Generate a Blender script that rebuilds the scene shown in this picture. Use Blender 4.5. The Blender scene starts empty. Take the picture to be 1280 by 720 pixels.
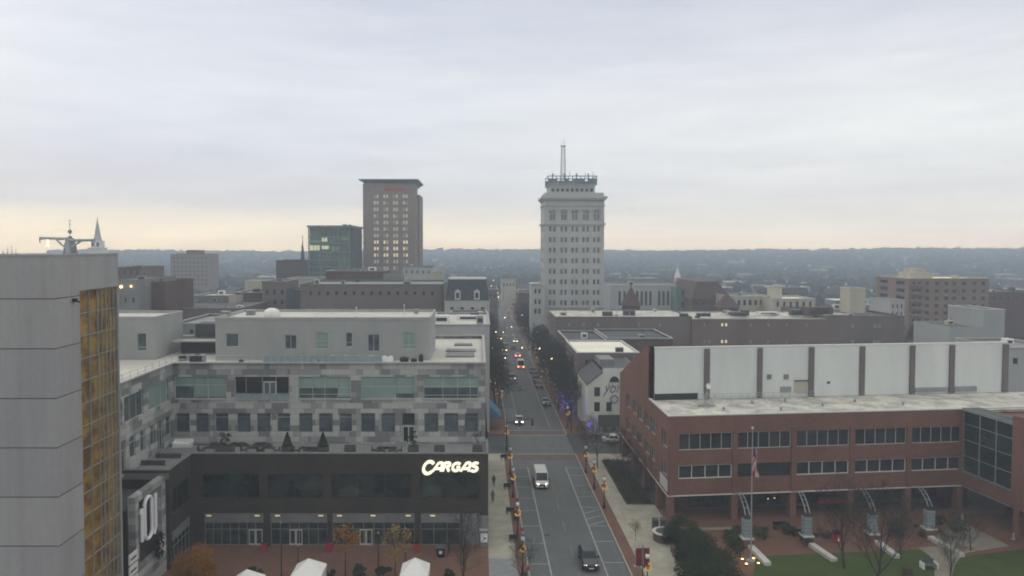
import bpy, math, random
from mathutils import Vector, Matrix
R = math.radians
scene = bpy.context.scene
COL = scene.collection
rnd = random.Random(7)

# ------------------------------------------------------------------ camera model (photo pixels 1280x720)
H = 37.0; FPX = 900.0
PITCH = R(2.0); CX = 598.0; CY = 306+900*math.tan(PITCH)   # CX, CY: principal point (the photo is cropped off centre)
cam_d = bpy.data.cameras.new('camera'); cam = bpy.data.objects.new('camera', cam_d); COL.objects.link(cam)
cam.location = (0, 0, H); cam.rotation_euler = (R(90)-PITCH, 0, 0)
cam_d.sensor_width = 36; cam_d.lens = 36*FPX/1280; cam_d.shift_x = (640-CX)/1280; cam_d.shift_y = (CY-360)/1280; cam_d.clip_start = 0.5; cam_d.clip_end = 20000
scene.camera = cam
CM = cam.rotation_euler.to_matrix()
def ray(px, py): return CM @ Vector(((px-CX)/FPX, (CY-py)/FPX, -1))
def G(px, py, z=0.0):                 # point of the level plane z seen at a photo pixel
    d = ray(px, py); t = (z-H)/d.z; return Vector((d.x*t, d.y*t, z))
def PY(px, py, Y):                    # point of the plane y=Y
    d = ray(px, py); t = Y/d.y; return Vector((d.x*t, Y, H+d.z*t))

# ------------------------------------------------------------------ tagging and building
def tag(o, label=None, cat=None, group=None, kind=None):
    if label: o['label'] = label
    if cat: o['category'] = cat
    if group: o['group'] = group
    if kind: o['kind'] = kind
    return o
def thing(name, label, cat, loc=(0,0,0), rotz=0.0, group=None):
    o = bpy.data.objects.new(name, None); COL.objects.link(o)
    o.empty_display_size = .3
    o.location = loc; o.rotation_euler = (0,0,rotz)
    return tag(o, label, cat, group)
def wloc(p):
    v = Vector((0,0,0))
    while p: v += Vector(p.location); p = p.parent
    return v
class MB:
    def __init__(s, xf=None): s.v=[]; s.f=[]; s.m=[]; s.xf=xf
    def pt(s, p):
        p = Vector(p)
        if s.xf: p = Vector(s.xf(p))
        s.v.append(p); return len(s.v)-1
    def face(s, pts, m=0):
        s.f.append([s.pt(p) for p in pts]); s.m.append(m)
    def hexa(s, c, m=0):              # 8 corners: bottom 4 ccw, top 4 ccw
        i = [s.pt(p) for p in c]
        for q in ((3,2,1,0),(4,5,6,7),(0,1,5,4),(1,2,6,5),(2,3,7,6),(3,0,4,7)):
            s.f.append([i[k] for k in q]); s.m.append(m)
    def box(s, x0,x1,y0,y1,z0,z1, m=0):
        if x0>x1: x0,x1=x1,x0
        if y0>y1: y0,y1=y1,y0
        s.hexa([(x0,y0,z0),(x1,y0,z0),(x1,y1,z0),(x0,y1,z0),(x0,y0,z1),(x1,y0,z1),(x1,y1,z1),(x0,y1,z1)], m)
    def prism(s, poly, z0, z1, m=0, mtop=None, cap_bottom=True):
        a = sum(poly[i][0]*poly[(i+1)%len(poly)][1]-poly[(i+1)%len(poly)][0]*poly[i][1] for i in range(len(poly)))
        if a < 0: poly = poly[::-1]
        n=len(poly); b=[s.pt((p[0],p[1],z0)) for p in poly]; t=[s.pt((p[0],p[1],z1)) for p in poly]
        for i in range(n):
            j=(i+1)%n; s.f.append([b[i],b[j],t[j],t[i]]); s.m.append(m)
        s.f.append(t); s.m.append(m if mtop is None else mtop)
        if cap_bottom: s.f.append(b[::-1]); s.m.append(m)
    def tube(s, p0, p1, r0, r1=None, n=8, m=0, cap=True):
        p0=Vector(p0); p1=Vector(p1); r1 = r0 if r1 is None else r1
        d=(p1-p0)
        if d.length<1e-6: return
        d.normalize(); a = Vector((0,0,1)) if abs(d.z)<.9 else Vector((1,0,0))
        u=d.cross(a).normalized(); w=d.cross(u)
        A=[];B=[]
        for k in range(n):
            t=2*math.pi*k/n; o=u*math.cos(t)+w*math.sin(t)
            A.append(s.pt(p0+o*r0)); B.append(s.pt(p1+o*r1))
        for k in range(n):
            j=(k+1)%n; s.f.append([A[j],A[k],B[k],B[j]]); s.m.append(m)
        if cap: s.f.append(A); s.m.append(m); s.f.append(B[::-1]); s.m.append(m)
    def path(s, pts, r, n=6, m=0):
        for a,b in zip(pts[:-1],pts[1:]): s.tube(a,b,r,r,n,m)
    def lathe(s, c, prof, n=14, m=0):  # prof: (radius, z)
        rings=[[s.pt((c[0]+r*math.cos(2*math.pi*k/n), c[1]+r*math.sin(2*math.pi*k/n), c[2]+z)) for k in range(n)] for r,z in prof]
        for a,b in zip(rings[:-1],rings[1:]):
            for k in range(n):
                j=(k+1)%n; s.f.append([a[k],a[j],b[j],b[k]]); s.m.append(m)
        s.f.append(rings[0][::-1]); s.m.append(m); s.f.append(rings[-1]); s.m.append(m)
    def ball(s, c, r, n=10, m=0, sz=1.0):
        k=max(4,n//2); s.lathe(c, [(max(.001,r*math.sin(math.pi*i/k)), -r*sz*math.cos(math.pi*i/k)) for i in range(k+1)], n, m)
    def torus(s, c, r, t, nrm='y', n=18, k=6, m=0):
        c=Vector(c); rr=[]
        for i in range(n):
            a=2*math.pi*i/n; ring=[]
            for j in range(k):
                b=2*math.pi*j/k; q=r+t*math.cos(b)
                p=(q*math.cos(a), t*math.sin(b), q*math.sin(a)) if nrm=='y' else ((q*math.cos(a), q*math.sin(a), t*math.sin(b)) if nrm=='z' else (t*math.sin(b), q*math.cos(a), q*math.sin(a)))
                ring.append(s.pt(c+Vector(p)))
            rr.append(ring)
        for i in range(n):
            for j in range(k):
                s.f.append([rr[i][j],rr[(i+1)%n][j],rr[(i+1)%n][(j+1)%k],rr[i][(j+1)%k]]); s.m.append(m)
    def build(s, name, mats, parent=None, local=False, smooth=False, origin=None, world=False):
        me = bpy.data.meshes.new(name)
        if origin is not None: off=Vector(origin) if world else Vector((0,0,0))
        elif parent is not None and not local: off=wloc(parent)
        else: off=Vector((0,0,0))
        me.from_pydata([tuple(v-off) for v in s.v], [], s.f)
        if not isinstance(mats,(list,tuple)): mats=[mats]
        for m in mats: me.materials.append(m)
        me.polygons.foreach_set('material_index', s.m)
        if smooth: me.polygons.foreach_set('use_smooth',[True]*len(s.f))
        me.update()
        o = bpy.data.objects.new(name, me); COL.objects.link(o)
        if parent is not None: o.parent = parent
        elif origin is not None: o.location = Vector(origin)
        return o
def copy_tree(o, parent=None):
    c = o.copy(); COL.objects.link(c)
    if parent: c.parent = parent
    for ch in list(o.children): copy_tree(ch, c)
    return c

# ------------------------------------------------------------------ materials
def _nt(name):
    m = bpy.data.materials.new(name); m.use_nodes=True; nt=m.node_tree
    return m, nt, nt.nodes['Principled BSDF']
def mix(nt, fac, a, b, blend='MIX'):
    n = nt.nodes.new('ShaderNodeMix'); n.data_type='RGBA'; n.blend_type=blend
    for s_,v in ((n.inputs[0],fac),(n.inputs[6],a),(n.inputs[7],b)):
        if hasattr(v,'is_linked'): nt.links.new(v, s_)
        elif isinstance(v,(int,float)): s_.default_value=v
        else: s_.default_value=(*v[:3],1)
    return n.outputs[2]
def noise(nt, scale, detail=4, rough=.6, sc=(1,1,1), vec=None):
    tc = nt.nodes.new('ShaderNodeTexCoord'); mp=nt.nodes.new('ShaderNodeMapping'); mp.inputs['Scale'].default_value=sc
    nt.links.new(vec or tc.outputs['Object'], mp.inputs[0])
    n=nt.nodes.new('ShaderNodeTexNoise'); n.inputs['Scale'].default_value=scale; n.inputs['Detail'].default_value=detail; n.inputs['Roughness'].default_value=rough
    nt.links.new(mp.outputs[0], n.inputs['Vector']); return n.outputs['Fac']
def ramp(nt, fac, p0, p1):
    n=nt.nodes.new('ShaderNodeMapRange'); n.inputs[1].default_value=p0; n.inputs[2].default_value=p1
    nt.links.new(fac, n.inputs[0]); return n.outputs[0]
def mat(name, c, rough=.85, var=.25, scale=.6, c2=None, streak=False, spec=.3, metal=0, fine=True, emis=None, es=1.0):
    m,nt,b=_nt(name)
    c2 = c2 or tuple(max(0,x*(1-var*1.6)) for x in c)
    f=ramp(nt, noise(nt, scale, 6, .65, (1,1,.25) if streak else (1,1,1)), .32,.68)
    col=mix(nt, f, c, c2)
    if fine:
        g=ramp(nt, noise(nt, scale*14, 3, .7), .25,.75)
        col=mix(nt, .35*min(1,var*2), col, mix(nt, g, tuple(x*.6 for x in c), tuple(min(1,x*1.35) for x in c)))
    nt.links.new(col, b.inputs['Base Color'])
    b.inputs['Roughness'].default_value=rough; b.inputs['Specular IOR Level'].default_value=spec; b.inputs['Metallic'].default_value=metal
    if emis: b.inputs['Emission Color'].default_value=(*emis,1); b.inputs['Emission Strength'].default_value=es
    return m
def wallvec(nt, sx=1, sz=1, ox=0, oz=0):
    tc=nt.nodes.new('ShaderNodeTexCoord'); sp=nt.nodes.new('ShaderNodeSeparateXYZ'); nt.links.new(tc.outputs['Object'], sp.inputs[0])
    a=nt.nodes.new('ShaderNodeMath'); a.operation='ADD'; nt.links.new(sp.outputs[0],a.inputs[0]); nt.links.new(sp.outputs[1],a.inputs[1])
    cb=nt.nodes.new('ShaderNodeCombineXYZ'); nt.links.new(a.outputs[0],cb.inputs[0]); nt.links.new(sp.outputs[2],cb.inputs[1])
    mp=nt.nodes.new('ShaderNodeMapping'); mp.inputs['Scale'].default_value=(sx,sz,1); mp.inputs['Location'].default_value=(ox,oz,0)
    nt.links.new(cb.outputs[0],mp.inputs[0]); return mp.outputs[0]
def brickmat(name, c1, c2, mortar, bw=.5, bh=.25, scale=1.0, msize=.02, var=.3, off=.5, rough=.9):
    m,nt,b=_nt(name)
    t=nt.nodes.new('ShaderNodeTexBrick'); nt.links.new(wallvec(nt), t.inputs['Vector'])
    t.inputs['Color1'].default_value=(*c1,1); t.inputs['Color2'].default_value=(*c2,1); t.inputs['Mortar'].default_value=(*mortar,1)
    t.inputs['Scale'].default_value=scale; t.inputs['Mortar Size'].default_value=msize; t.inputs['Brick Width'].default_value=bw; t.inputs['Row Height'].default_value=bh
    t.offset=off; t.inputs['Bias'].default_value=0
    f=ramp(nt, noise(nt,.25,6,.7,(1,1,.5)), .3,.7)
    col=mix(nt, f, t.outputs['Color'], mix(nt,1,t.outputs['Color'],(1-var,1-var,1-var),'MULTIPLY'))
    nt.links.new(col,b.inputs['Base Color']); b.inputs['Roughness'].default_value=rough; b.inputs['Specular IOR Level'].default_value=.25
    return m
def asphaltmat(name,c):
    m,nt,b=_nt(name)
    tr=ramp(nt, noise(nt,1.1,3,.6,(1,.03,1)), .35,.65); pt=ramp(nt, noise(nt,.12,6,.75), .45,.56); fi=ramp(nt, noise(nt,9,3,.8), .3,.7)
    col=mix(nt,tr,c,tuple(x*.80 for x in c)); col=mix(nt,.6,col,mix(nt,pt,col,tuple(x*.66 for x in c))); col=mix(nt,.3,col,mix(nt,fi,tuple(x*.7 for x in c),tuple(x*1.35 for x in c)))
    nt.links.new(col,b.inputs['Base Color']); b.inputs['Roughness'].default_value=.85; return m
def patchmat(name, cols, bw, bh):
    """wall cladding of staggered light and dark panels"""
    m,nt,b=_nt(name); outs=[]
    for (sx,sz,ox,oz,off,w,h) in ((1,1,0,0,.37,bw,bh),(1,1,3.1,0,.61,bw*.62,bh)):
        t=nt.nodes.new('ShaderNodeTexBrick'); nt.links.new(wallvec(nt,sx,sz,ox,oz), t.inputs['Vector'])
        t.inputs['Color1'].default_value=(0,0,0,1); t.inputs['Color2'].default_value=(1,1,1,1); t.inputs['Mortar'].default_value=(.5,.5,.5,1)
        t.inputs['Scale'].default_value=1; t.inputs['Mortar Size'].default_value=0.0; t.inputs['Brick Width'].default_value=w; t.inputs['Row Height'].default_value=h
        t.offset=off; t.squash=1; outs.append(t.outputs['Color'])
    s=mix(nt,.5,outs[0],outs[1])
    cr=nt.nodes.new('ShaderNodeValToRGB'); cr.color_ramp.interpolation='CONSTANT'
    cr.color_ramp.elements[0].color=(*cols[0],1); cr.color_ramp.elements[1].position=.62; cr.color_ramp.elements[1].color=(*cols[2],1)
    e=cr.color_ramp.elements.new(.42); e.color=(*cols[1],1)
    nt.links.new(s,cr.inputs[0])
    f=ramp(nt, noise(nt,.3,6,.7,(1,1,.3)), .3,.7)
    col=mix(nt,f,cr.outputs[0],mix(nt,1,cr.outputs[0],(.80,.80,.80),'MULTIPLY'))
    t=nt.nodes.new('ShaderNodeTexBrick'); nt.links.new(wallvec(nt), t.inputs['Vector'])
    t.inputs['Color1'].default_value=(1,1,1,1); t.inputs['Color2'].default_value=(.93,.93,.94,1); t.inputs['Mortar'].default_value=(.55,.55,.55,1)
    t.inputs['Scale'].default_value=1; t.inputs['Mortar Size'].default_value=.018; t.inputs['Brick Width'].default_value=bw/2; t.inputs['Row Height'].default_value=h; t.offset=.37
    col=mix(nt,1,col,t.outputs['Color'],'MULTIPLY')
    nt.links.new(col,b.inputs['Base Color']); b.inputs['Roughness'].default_value=.8
    return m
def glassmat(name, c, c2=None, rough=.08, scale=.35, spec=.6):
    m,nt,b=_nt(name); c2=c2 or tuple(x*.45 for x in c)
    f=ramp(nt, noise(nt,scale,3,.6,(1,1,1.3)), .38,.62)
    nt.links.new(mix(nt,f,c,c2),b.inputs['Base Color']); b.inputs['Roughness'].default_value=rough; b.inputs['Specular IOR Level'].default_value=spec
    bp=nt.nodes.new('ShaderNodeBump'); bp.inputs['Strength'].default_value=.06; bp.inputs['Distance'].default_value=.5
    nt.links.new(noise(nt,.5,1,.5),bp.inputs['Height']); nt.links.new(bp.outputs[0],b.inputs['Normal'])
    return m
def emit(name, c, s):
    m,nt,b=_nt(name); b.inputs['Base Color'].default_value=(*c,1); b.inputs['Emission Color'].default_value=(*c,1); b.inputs['Emission Strength'].default_value=s; return m
def roofmat(name, c, c2, scale=.25):
    m,nt,b=_nt(name)
    f=ramp(nt, noise(nt,scale,7,.72), .42,.62); g=ramp(nt, noise(nt,scale*5,5,.7), .35,.7)
    col=mix(nt,f,c,c2); col=mix(nt,.4,col,mix(nt,g,c,tuple(x*.55 for x in c)))
    nt.links.new(col,b.inputs['Base Color']); b.inputs['Roughness'].default_value=.8
    return m
def lumpy(name, cols, scale, rough=.95):
    m,nt,b=_nt(name)
    f=ramp(nt, noise(nt,scale,5,.7), .35,.65)
    col=mix(nt,f,cols[0],cols[1])
    oi=nt.nodes.new('ShaderNodeObjectInfo')
    nt.links.new(col,b.inputs['Base Color']); b.inputs['Roughness'].default_value=rough; b.inputs['Specular IOR Level'].default_value=.15
    return m

M = {}
M['asphalt']=asphaltmat('asphalt',(.105,.114,.117))
M['asphalt_old']=mat('asphalt_old',(.07,.072,.075),.9,.3,.25)
M['paint']=mat('road_paint',(.42,.43,.42),.8,.5,1.3,c2=(.16,.165,.17))
M['paint_worn']=mat('road_paint_worn',(.22,.225,.22),.85,.3,1.3,c2=(.10,.105,.11))
M['crosswalk']=mat('brick_crossing',(.15,.095,.088),.9,.25,.8)
M['walk']=mat('sidewalk_concrete',(.40,.38,.31),.9,.25,.5)
M['kerb']=mat('kerb_stone',(.36,.35,.31),.9,.2,1.0)
M['brickpave']=mat('brick_paving',(.175,.085,.06),.9,.35,.7,c2=(.10,.06,.05))
M['cobble']=mat('stone_setts',(.26,.27,.28),.9,.5,2.0,c2=(.14,.15,.16))
M['pilaster']=mat('pilaster_brown',(.165,.142,.142),.9,.15,.5)
M['plaza']=mat('plaza_brick',(.165,.075,.048),.9,.3,.4,c2=(.095,.055,.042))
M['lawn']=mat('lawn_grass',(.052,.088,.020),1,.4,.35,c2=(.042,.046,.018),spec=.1)
M['lightpave']=mat('plaza_concrete',(.25,.225,.185),.9,.25,.6)
M['white_stone']=mat('pale_stone',(.55,.54,.52),.8,.2,1)
M['tower']=mat('tower_precast',(.40,.395,.395),.8,.16,.14,streak=True,c2=(.31,.305,.31))
def panel_tone(m,w,h,oz):
    nt=m.node_tree; b=nt.nodes['Principled BSDF']; src=b.inputs['Base Color'].links[0].from_socket
    t=nt.nodes.new('ShaderNodeTexBrick'); nt.links.new(wallvec(nt,1,1,3,oz), t.inputs['Vector']); t.offset=0
    for k,v in (('Color1',(1.0,1.0,1.0,1)),('Color2',(.88,.88,.90,1)),('Mortar',(.9,.9,.9,1))): t.inputs[k].default_value=v
    t.inputs['Scale'].default_value=1; t.inputs['Mortar Size'].default_value=.0; t.inputs['Brick Width'].default_value=w; t.inputs['Row Height'].default_value=h
    st=ramp(nt, noise(nt,.9,5,.7,(1,1,.06)), .35,.7)
    nt.links.new(mix(nt,1,mix(nt,1,src,t.outputs['Color'],'MULTIPLY'),mix(nt,st,(1,1,1),(.86,.86,.86)),'MULTIPLY'), b.inputs['Base Color'])
panel_tone(M['tower'],7.3,4.02,-.51)
M['joint']=mat('joint_dark',(.06,.06,.06),.9,.1,1)  # dark colour of the strips at the panel joints
M['gold']=glassmat('gold_glass',(.36,.215,.038),(.13,.062,.018),.12,.5,.7)
M['mullion']=mat('mullion_silver',(.33,.34,.32),.5,.15,1,metal=.3)
M['patch']=patchmat('panel_cladding',((.47,.475,.455),(.32,.325,.32),(.20,.205,.205)),2.4,.74)
M['podium']=brickmat('dark_brick',(.045,.037,.031),(.068,.055,.044),(.055,.047,.04),1.2,.12,msize=.02,var=.35)
M['podium_light']=mat('podium_trim',(.20,.20,.20),.8,.2,.5)
M['stucco']=mat('light_stucco',(.36,.37,.365),.85,.12,.3,streak=True)
M['coping']=mat('coping_metal',(.40,.40,.39),.6,.2,.6)
M['roof_light']=roofmat('roof_membrane_light',(.56,.55,.50),(.42,.41,.39),.2)
M['roof_grey']=roofmat('roof_membrane_grey',(.26,.26,.26),(.15,.155,.16))
M['roof_dirty']=roofmat('roof_membrane_stained',(.64,.625,.56),(.15,.14,.125),.35)
M['roof_dark']=roofmat('roof_dark',(.07,.075,.085),(.045,.048,.055))
M['roof_white']=roofmat('roof_white',(.86,.83,.72),(.68,.65,.57),.2)
M['glass_dark']=glassmat('glass_dark',(.035,.042,.048))
M['glass_blind']=glassmat('glass_with_blinds',(.25,.34,.31),(.19,.27,.245),.15,.12)
M['glass_office']=glassmat('glass_office',(.05,.065,.075),(.10,.12,.13),.1,.5)
M['glass_podium']=glassmat('glass_podium',(.022,.036,.034),(.007,.012,.013),.1,.3)
M['glass_shop']=glassmat('glass_shop',(.05,.062,.060),(.016,.02,.02),.1,1.2)
M['frame_light']=mat('window_frame_light',(.50,.52,.49),.6,.1,1)
M['frame_white']=mat('window_frame_white',(.68,.69,.66),.6,.1,1)
M['frame_dark']=mat('window_frame_dark',(.03,.032,.034),.5,.2,1)
M['frame_grey']=mat('window_frame_grey',(.22,.24,.24),.6,.2,1)
M['brick']=brickmat('red_brick',(.235,.105,.074),(.18,.082,.060),(.21,.145,.12),.45,.14,msize=.014,var=.32)
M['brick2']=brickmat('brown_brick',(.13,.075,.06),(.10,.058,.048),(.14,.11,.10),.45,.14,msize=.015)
M['brick_tan']=brickmat('tan_brick',(.27,.185,.15),(.23,.155,.13),(.26,.20,.18),.6,.2,msize=.02)
M['brick_grey']=mat('weathered_brick_wall',(.20,.155,.14),.9,.35,.16,streak=True,c2=(.12,.10,.10))
M['limestone']=mat('limestone',(.46,.46,.45),.85,.16,.15,streak=True)
M['cream']=mat('cream_stucco',(.52,.48,.39),.85,.2,.4,streak=True)
M['whitewall']=mat('white_painted_brick',(.72,.72,.65),.85,.2,.35,streak=True)
M['white_panel']=mat('white_insulated_panel',(.68,.705,.69),.7,.10,.3,streak=True,c2=(.57,.595,.58))

M['grey']=mat('grey_render',(.23,.23,.23),.85,.2,.3,streak=True)
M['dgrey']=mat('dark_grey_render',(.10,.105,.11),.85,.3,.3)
M['green_metal']=mat('green_copper',(.16,.24,.21),.8,.2,.6)
M['slate']=mat('slate_roof',(.07,.075,.085),.8,.3,.8)
M['hotel']=brickmat('hotel_brick',(.29,.235,.20),(.25,.205,.175),(.26,.22,.20),.6,.3,msize=.02,var=.2)
M['hotel_crown']=mat('hotel_crown',(.20,.25,.28),.7,.2,.3)
M['curtain']=glassmat('curtain_glass',(.13,.19,.19),(.05,.08,.09),.08,.12)
M['black_metal']=mat('black_iron',(.018,.02,.022),.45,.2,2,metal=.4)
M['steel']=mat('galvanised_steel',(.42,.45,.47),.45,.15,2,metal=.5)
M['grey_metal']=mat('grey_equipment',(.30,.31,.31),.6,.2,1)
M['white_metal']=mat('white_paint',(.74,.74,.72),.5,.08,1)
M['canvas']=mat('white_canvas',(.80,.80,.78),.8,.08,1)
M['bark']=mat('bark',(.050,.042,.037),.95,.35,3)
M['bark_red']=mat('bark_reddish',(.095,.055,.052),.95,.3,3)
M['evergreen']=lumpy('evergreen_leaves',((.035,.048,.020),(.016,.026,.013)),.8)
M['shrub']=lumpy('shrub_leaves',((.045,.06,.025),(.02,.032,.016)),1.5)
M['shrub_brown']=lumpy('dry_shrub',((.11,.085,.055),(.06,.05,.035)),1.5)
M['orange_leaf']=lumpy('orange_leaves',((.30,.14,.025),(.16,.07,.016)),1.2)
M['yellow_leaf']=lumpy('yellow_leaves',((.30,.20,.06),(.16,.10,.03)),1.2)
M['wood_far']=lumpy('woodland',((.036,.038,.036),(.02,.023,.024)),.02)
M['town_ground']=mat('town_ground',(.085,.083,.080),.95,.5,.02,c2=(.04,.045,.04))
M['wreath_glow']=emit('wreath_lights',(1.0,.62,.14),1.2)
M['wreath_green']=lumpy('wreath_greenery',((.06,.06,.02),(.03,.035,.012)),4)
M['bow']=mat('red_bow',(.55,.03,.02),.7,.1,3)
M['globe']=mat('lamp_globe',(.78,.78,.74),.4,.05,2)
M['headlight']=emit('headlight_glow',(1.0,.80,.58),7)
M['headlight_far']=emit('headlight_far_glow',(1.0,.66,.32),8)
M['taillight']=emit('taillight_glow',(1.0,.14,.06),14)
M['purple']=emit('purple_bulbs',(.22,.14,1.0),1.3)
M['warm']=emit('warm_lamp',(1.0,.60,.25),4.5)
M['warm_soft']=emit('warm_ceiling_light',(.95,.80,.48),.38)
M['lit_window']=emit('lit_window',(1.0,.80,.52),.46); M['lit_dim']=emit('lit_window_dim',(.62,.52,.38),.22); M['cover']=lumpy('bed_cover',((.075,.068,.042),(.035,.042,.022)),.5); M['lit_floor']=emit('lit_floor',(.80,.78,.50),.30); M['glass_pale']=glassmat('glass_pale',(.40,.385,.35),(.30,.29,.27),.3,.8)
M['sign_letters']=emit('sign_letters',(.95,.93,.74),.85)
M['logo_letters']=mat('logo_letters',(.80,.80,.84),.5,.05,1)
M['red_plastic']=mat('red_plastic',(.42,.02,.018),.5,.1,2)
M['red_banner']=mat('red_banner',(.20,.018,.032),.8,.15,2)
M['blue_awning']=mat('blue_canvas',(.07,.16,.28),.8,.1,1)
M['dark_awning']=mat('dark_awning',(.05,.055,.055),.9,.2,1)
M['tyre']=mat('tyre',(.012,.012,.013),.8,.1,3)
M['rim']=mat('rim',(.35,.36,.37),.35,.1,3,metal=.7)
M['car_glass']=glassmat('car_glass',(.02,.025,.03),(.012,.015,.018),.12,.35,.25)
def carpaint(name,c):
    m,nt,b=_nt(name); f=noise(nt,.9,3)
    nt.links.new(mix(nt,f,c,tuple(x*.8 for x in c)),b.inputs['Base Color']); b.inputs['Roughness'].default_value=.3; b.inputs['Coat Weight'].default_value=.15; b.inputs['Coat Roughness'].default_value=.15; return m
M['car_white']=carpaint('car_paint_white',(.70,.70,.69)); M['car_navy']=carpaint('car_paint_navy',(.008,.012,.024))
M['car_silver']=carpaint('car_paint_silver',(.36,.38,.40)); M['car_grey']=carpaint('car_paint_grey',(.12,.13,.14)); M['car_red']=carpaint('car_paint_red',(.16,.03,.028)); M['car_black']=carpaint('car_paint_black',(.015,.015,.017))
M['skin']=mat('skin',(.45,.28,.21),.6,.1,5); M['coat']=mat('dark_coat',(.03,.032,.036),.9,.2,3); M['coat_grey']=mat('grey_coat',(.07,.075,.08),.9,.2,3); M['trousers']=mat('dark_trousers',(.02,.022,.028),.9,.2,3); M['hair']=mat('dark_hair',(.02,.015,.012),.8,.2,6)
M['glassblock']=mat('glass_block',(.30,.36,.40),.3,.3,2.5)
M['mural']=mat('mural_paint',(.10,.11,.12),.9,.1,2); M['mural_blue']=mat('mural_paint_violet',(.24,.22,.36),.9,.1,2)
M['glass_far_veiled']=glassmat('glass_far_veiled',(.17,.18,.18),(.11,.12,.125))  # glass colour paled to imitate the veil of haze over the limestone tower
M['fl_red']=mat('flag_red',(.40,.04,.04),.9,.1,2); M['fl_white']=mat('flag_white',(.62,.60,.58),.9,.1,2); M['fl_blue']=mat('flag_blue',(.03,.04,.15),.9,.1,2)

# ------------------------------------------------------------------ facades
def facade(mb, fr, a0,a1,z0,z1, holes, depth=.15, m=0, mr=None):
    """wall skin in frame fr(a, out, z) with real openings and reveals"""
    mr = m if mr is None else mr
    xs=sorted({a0,a1,*[h[0] for h in holes],*[h[1] for h in holes]}); zs=sorted({z0,z1,*[h[2] for h in holes],*[h[3] for h in holes]})
    xs=[x for x in xs if a0<=x<=a1]; zs=[z for z in zs if z0<=z<=z1]
    for i in range(len(zs)-1):
        run=None; zc=(zs[i]+zs[i+1])/2
        for j in range(len(xs)):
            solid=False
            if j<len(xs)-1:
                xc=(xs[j]+xs[j+1])/2
                solid=not any(h[0]<xc<h[1] and h[2]<zc<h[3] for h in holes)
            if solid and run is None: run=xs[j]
            if not solid and run is not None:
                mb.face([fr(run,0,zs[i]),fr(xs[j],0,zs[i]),fr(xs[j],0,zs[i+1]),fr(run,0,zs[i+1])],m); run=None
    for (x0,x1,y0,y1) in holes:
        d=-depth
        mb.face([fr(x0,0,y0),fr(x1,0,y0),fr(x1,d,y0),fr(x0,d,y0)],mr); mb.face([fr(x0,d,y1),fr(x1,d,y1),fr(x1,0,y1),fr(x0,0,y1)],mr)
        mb.face([fr(x0,0,y0),fr(x0,d,y0),fr(x0,d,y1),fr(x0,0,y1)],mr); mb.face([fr(x1,d,y0),fr(x1,0,y0),fr(x1,0,y1),fr(x1,d,y1)],mr)
def fbox(mb, fr, a0,a1,d0,d1,z0,z1,m=0):
    mb.hexa([fr(a0,d1,z0),fr(a1,d1,z0),fr(a1,d0,z0),fr(a0,d0,z0),fr(a0,d1,z1),fr(a1,d1,z1),fr(a1,d0,z1),fr(a0,d0,z1)],m)
def window(parent, fr, h, nx=1, nz=1, glass='glass_dark', frame='frame_light', fw=.07, depth=.15, simple=False, zbars=None, name='window', xbars=None, local=False):
    """one window: frame mesh with a pane below it (or both in one mesh when small)"""
    x0,x1,z0,z1=h; e=.012
    mb=MB(); d0=-depth+.06; d1=-depth
    x0+=e; x1-=e; z0+=e; z1-=e
    fbox(mb,fr,x0,x1,d1+.01,d0,z0,z0+fw); fbox(mb,fr,x0,x1,d1+.01,d0,z1-fw,z1)
    fbox(mb,fr,x0,x0+fw,d1+.01,d0,z0+fw,z1-fw); fbox(mb,fr,x1-fw,x1,d1+.01,d0,z0+fw,z1-fw)
    xb = xbars if xbars is not None else [k/nx for k in range(1,nx)]
    for k in xb:
        c=x0+(x1-x0)*k; fbox(mb,fr,c-fw*.4,c+fw*.4,d1+.01,d0-.004,z0+fw,z1-fw)
    zb = zbars if zbars is not None else [k/nz for k in range(1,nz)]
    for k in zb:
        c=z0+(z1-z0)*k; fbox(mb,fr,x0+fw,x1-fw,d1+.01,d0-.008,c-fw*.4,c+fw*.4)
    if simple:
        mb.face([fr(x0,d1+.005,z0),fr(x1,d1+.005,z0),fr(x1,d1+.005,z1),fr(x0,d1+.005,z1)],1)
        return mb.build(name,[M[frame],M[glass]],parent,local=local)
    w=mb.build(name,M[frame],parent,local=local)
    p=MB(); fbox(p,fr,x0,x1,d1-.03,d1+.004,z0,z1)
    p.build('pane',M[glass],w,local=local)
    return w
def fr_front(Y): return lambda a,d,z: (a, Y-d, z)          # faces -Y, a = X
def fr_right(X): return lambda a,d,z: (X+d, a, z)          # faces +X, a = Y
def fr_left(X):  return lambda a,d,z: (X-d, -a, z)         # faces -X, a = -Y
# ================================================================== ground, streets
def sheet(name, poly, z, m, kind='structure', thick=.25, mtop=None):
    mb=MB(); mb.prism([(p[0],p[1]) for p in poly], z-thick, z, 0)
    return tag(mb.build(name,[M[m]]),kind=kind)
def rect(x0,x1,y0,y1): return [(x0,y0),(x1,y0),(x1,y1),(x0,y1)]
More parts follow.
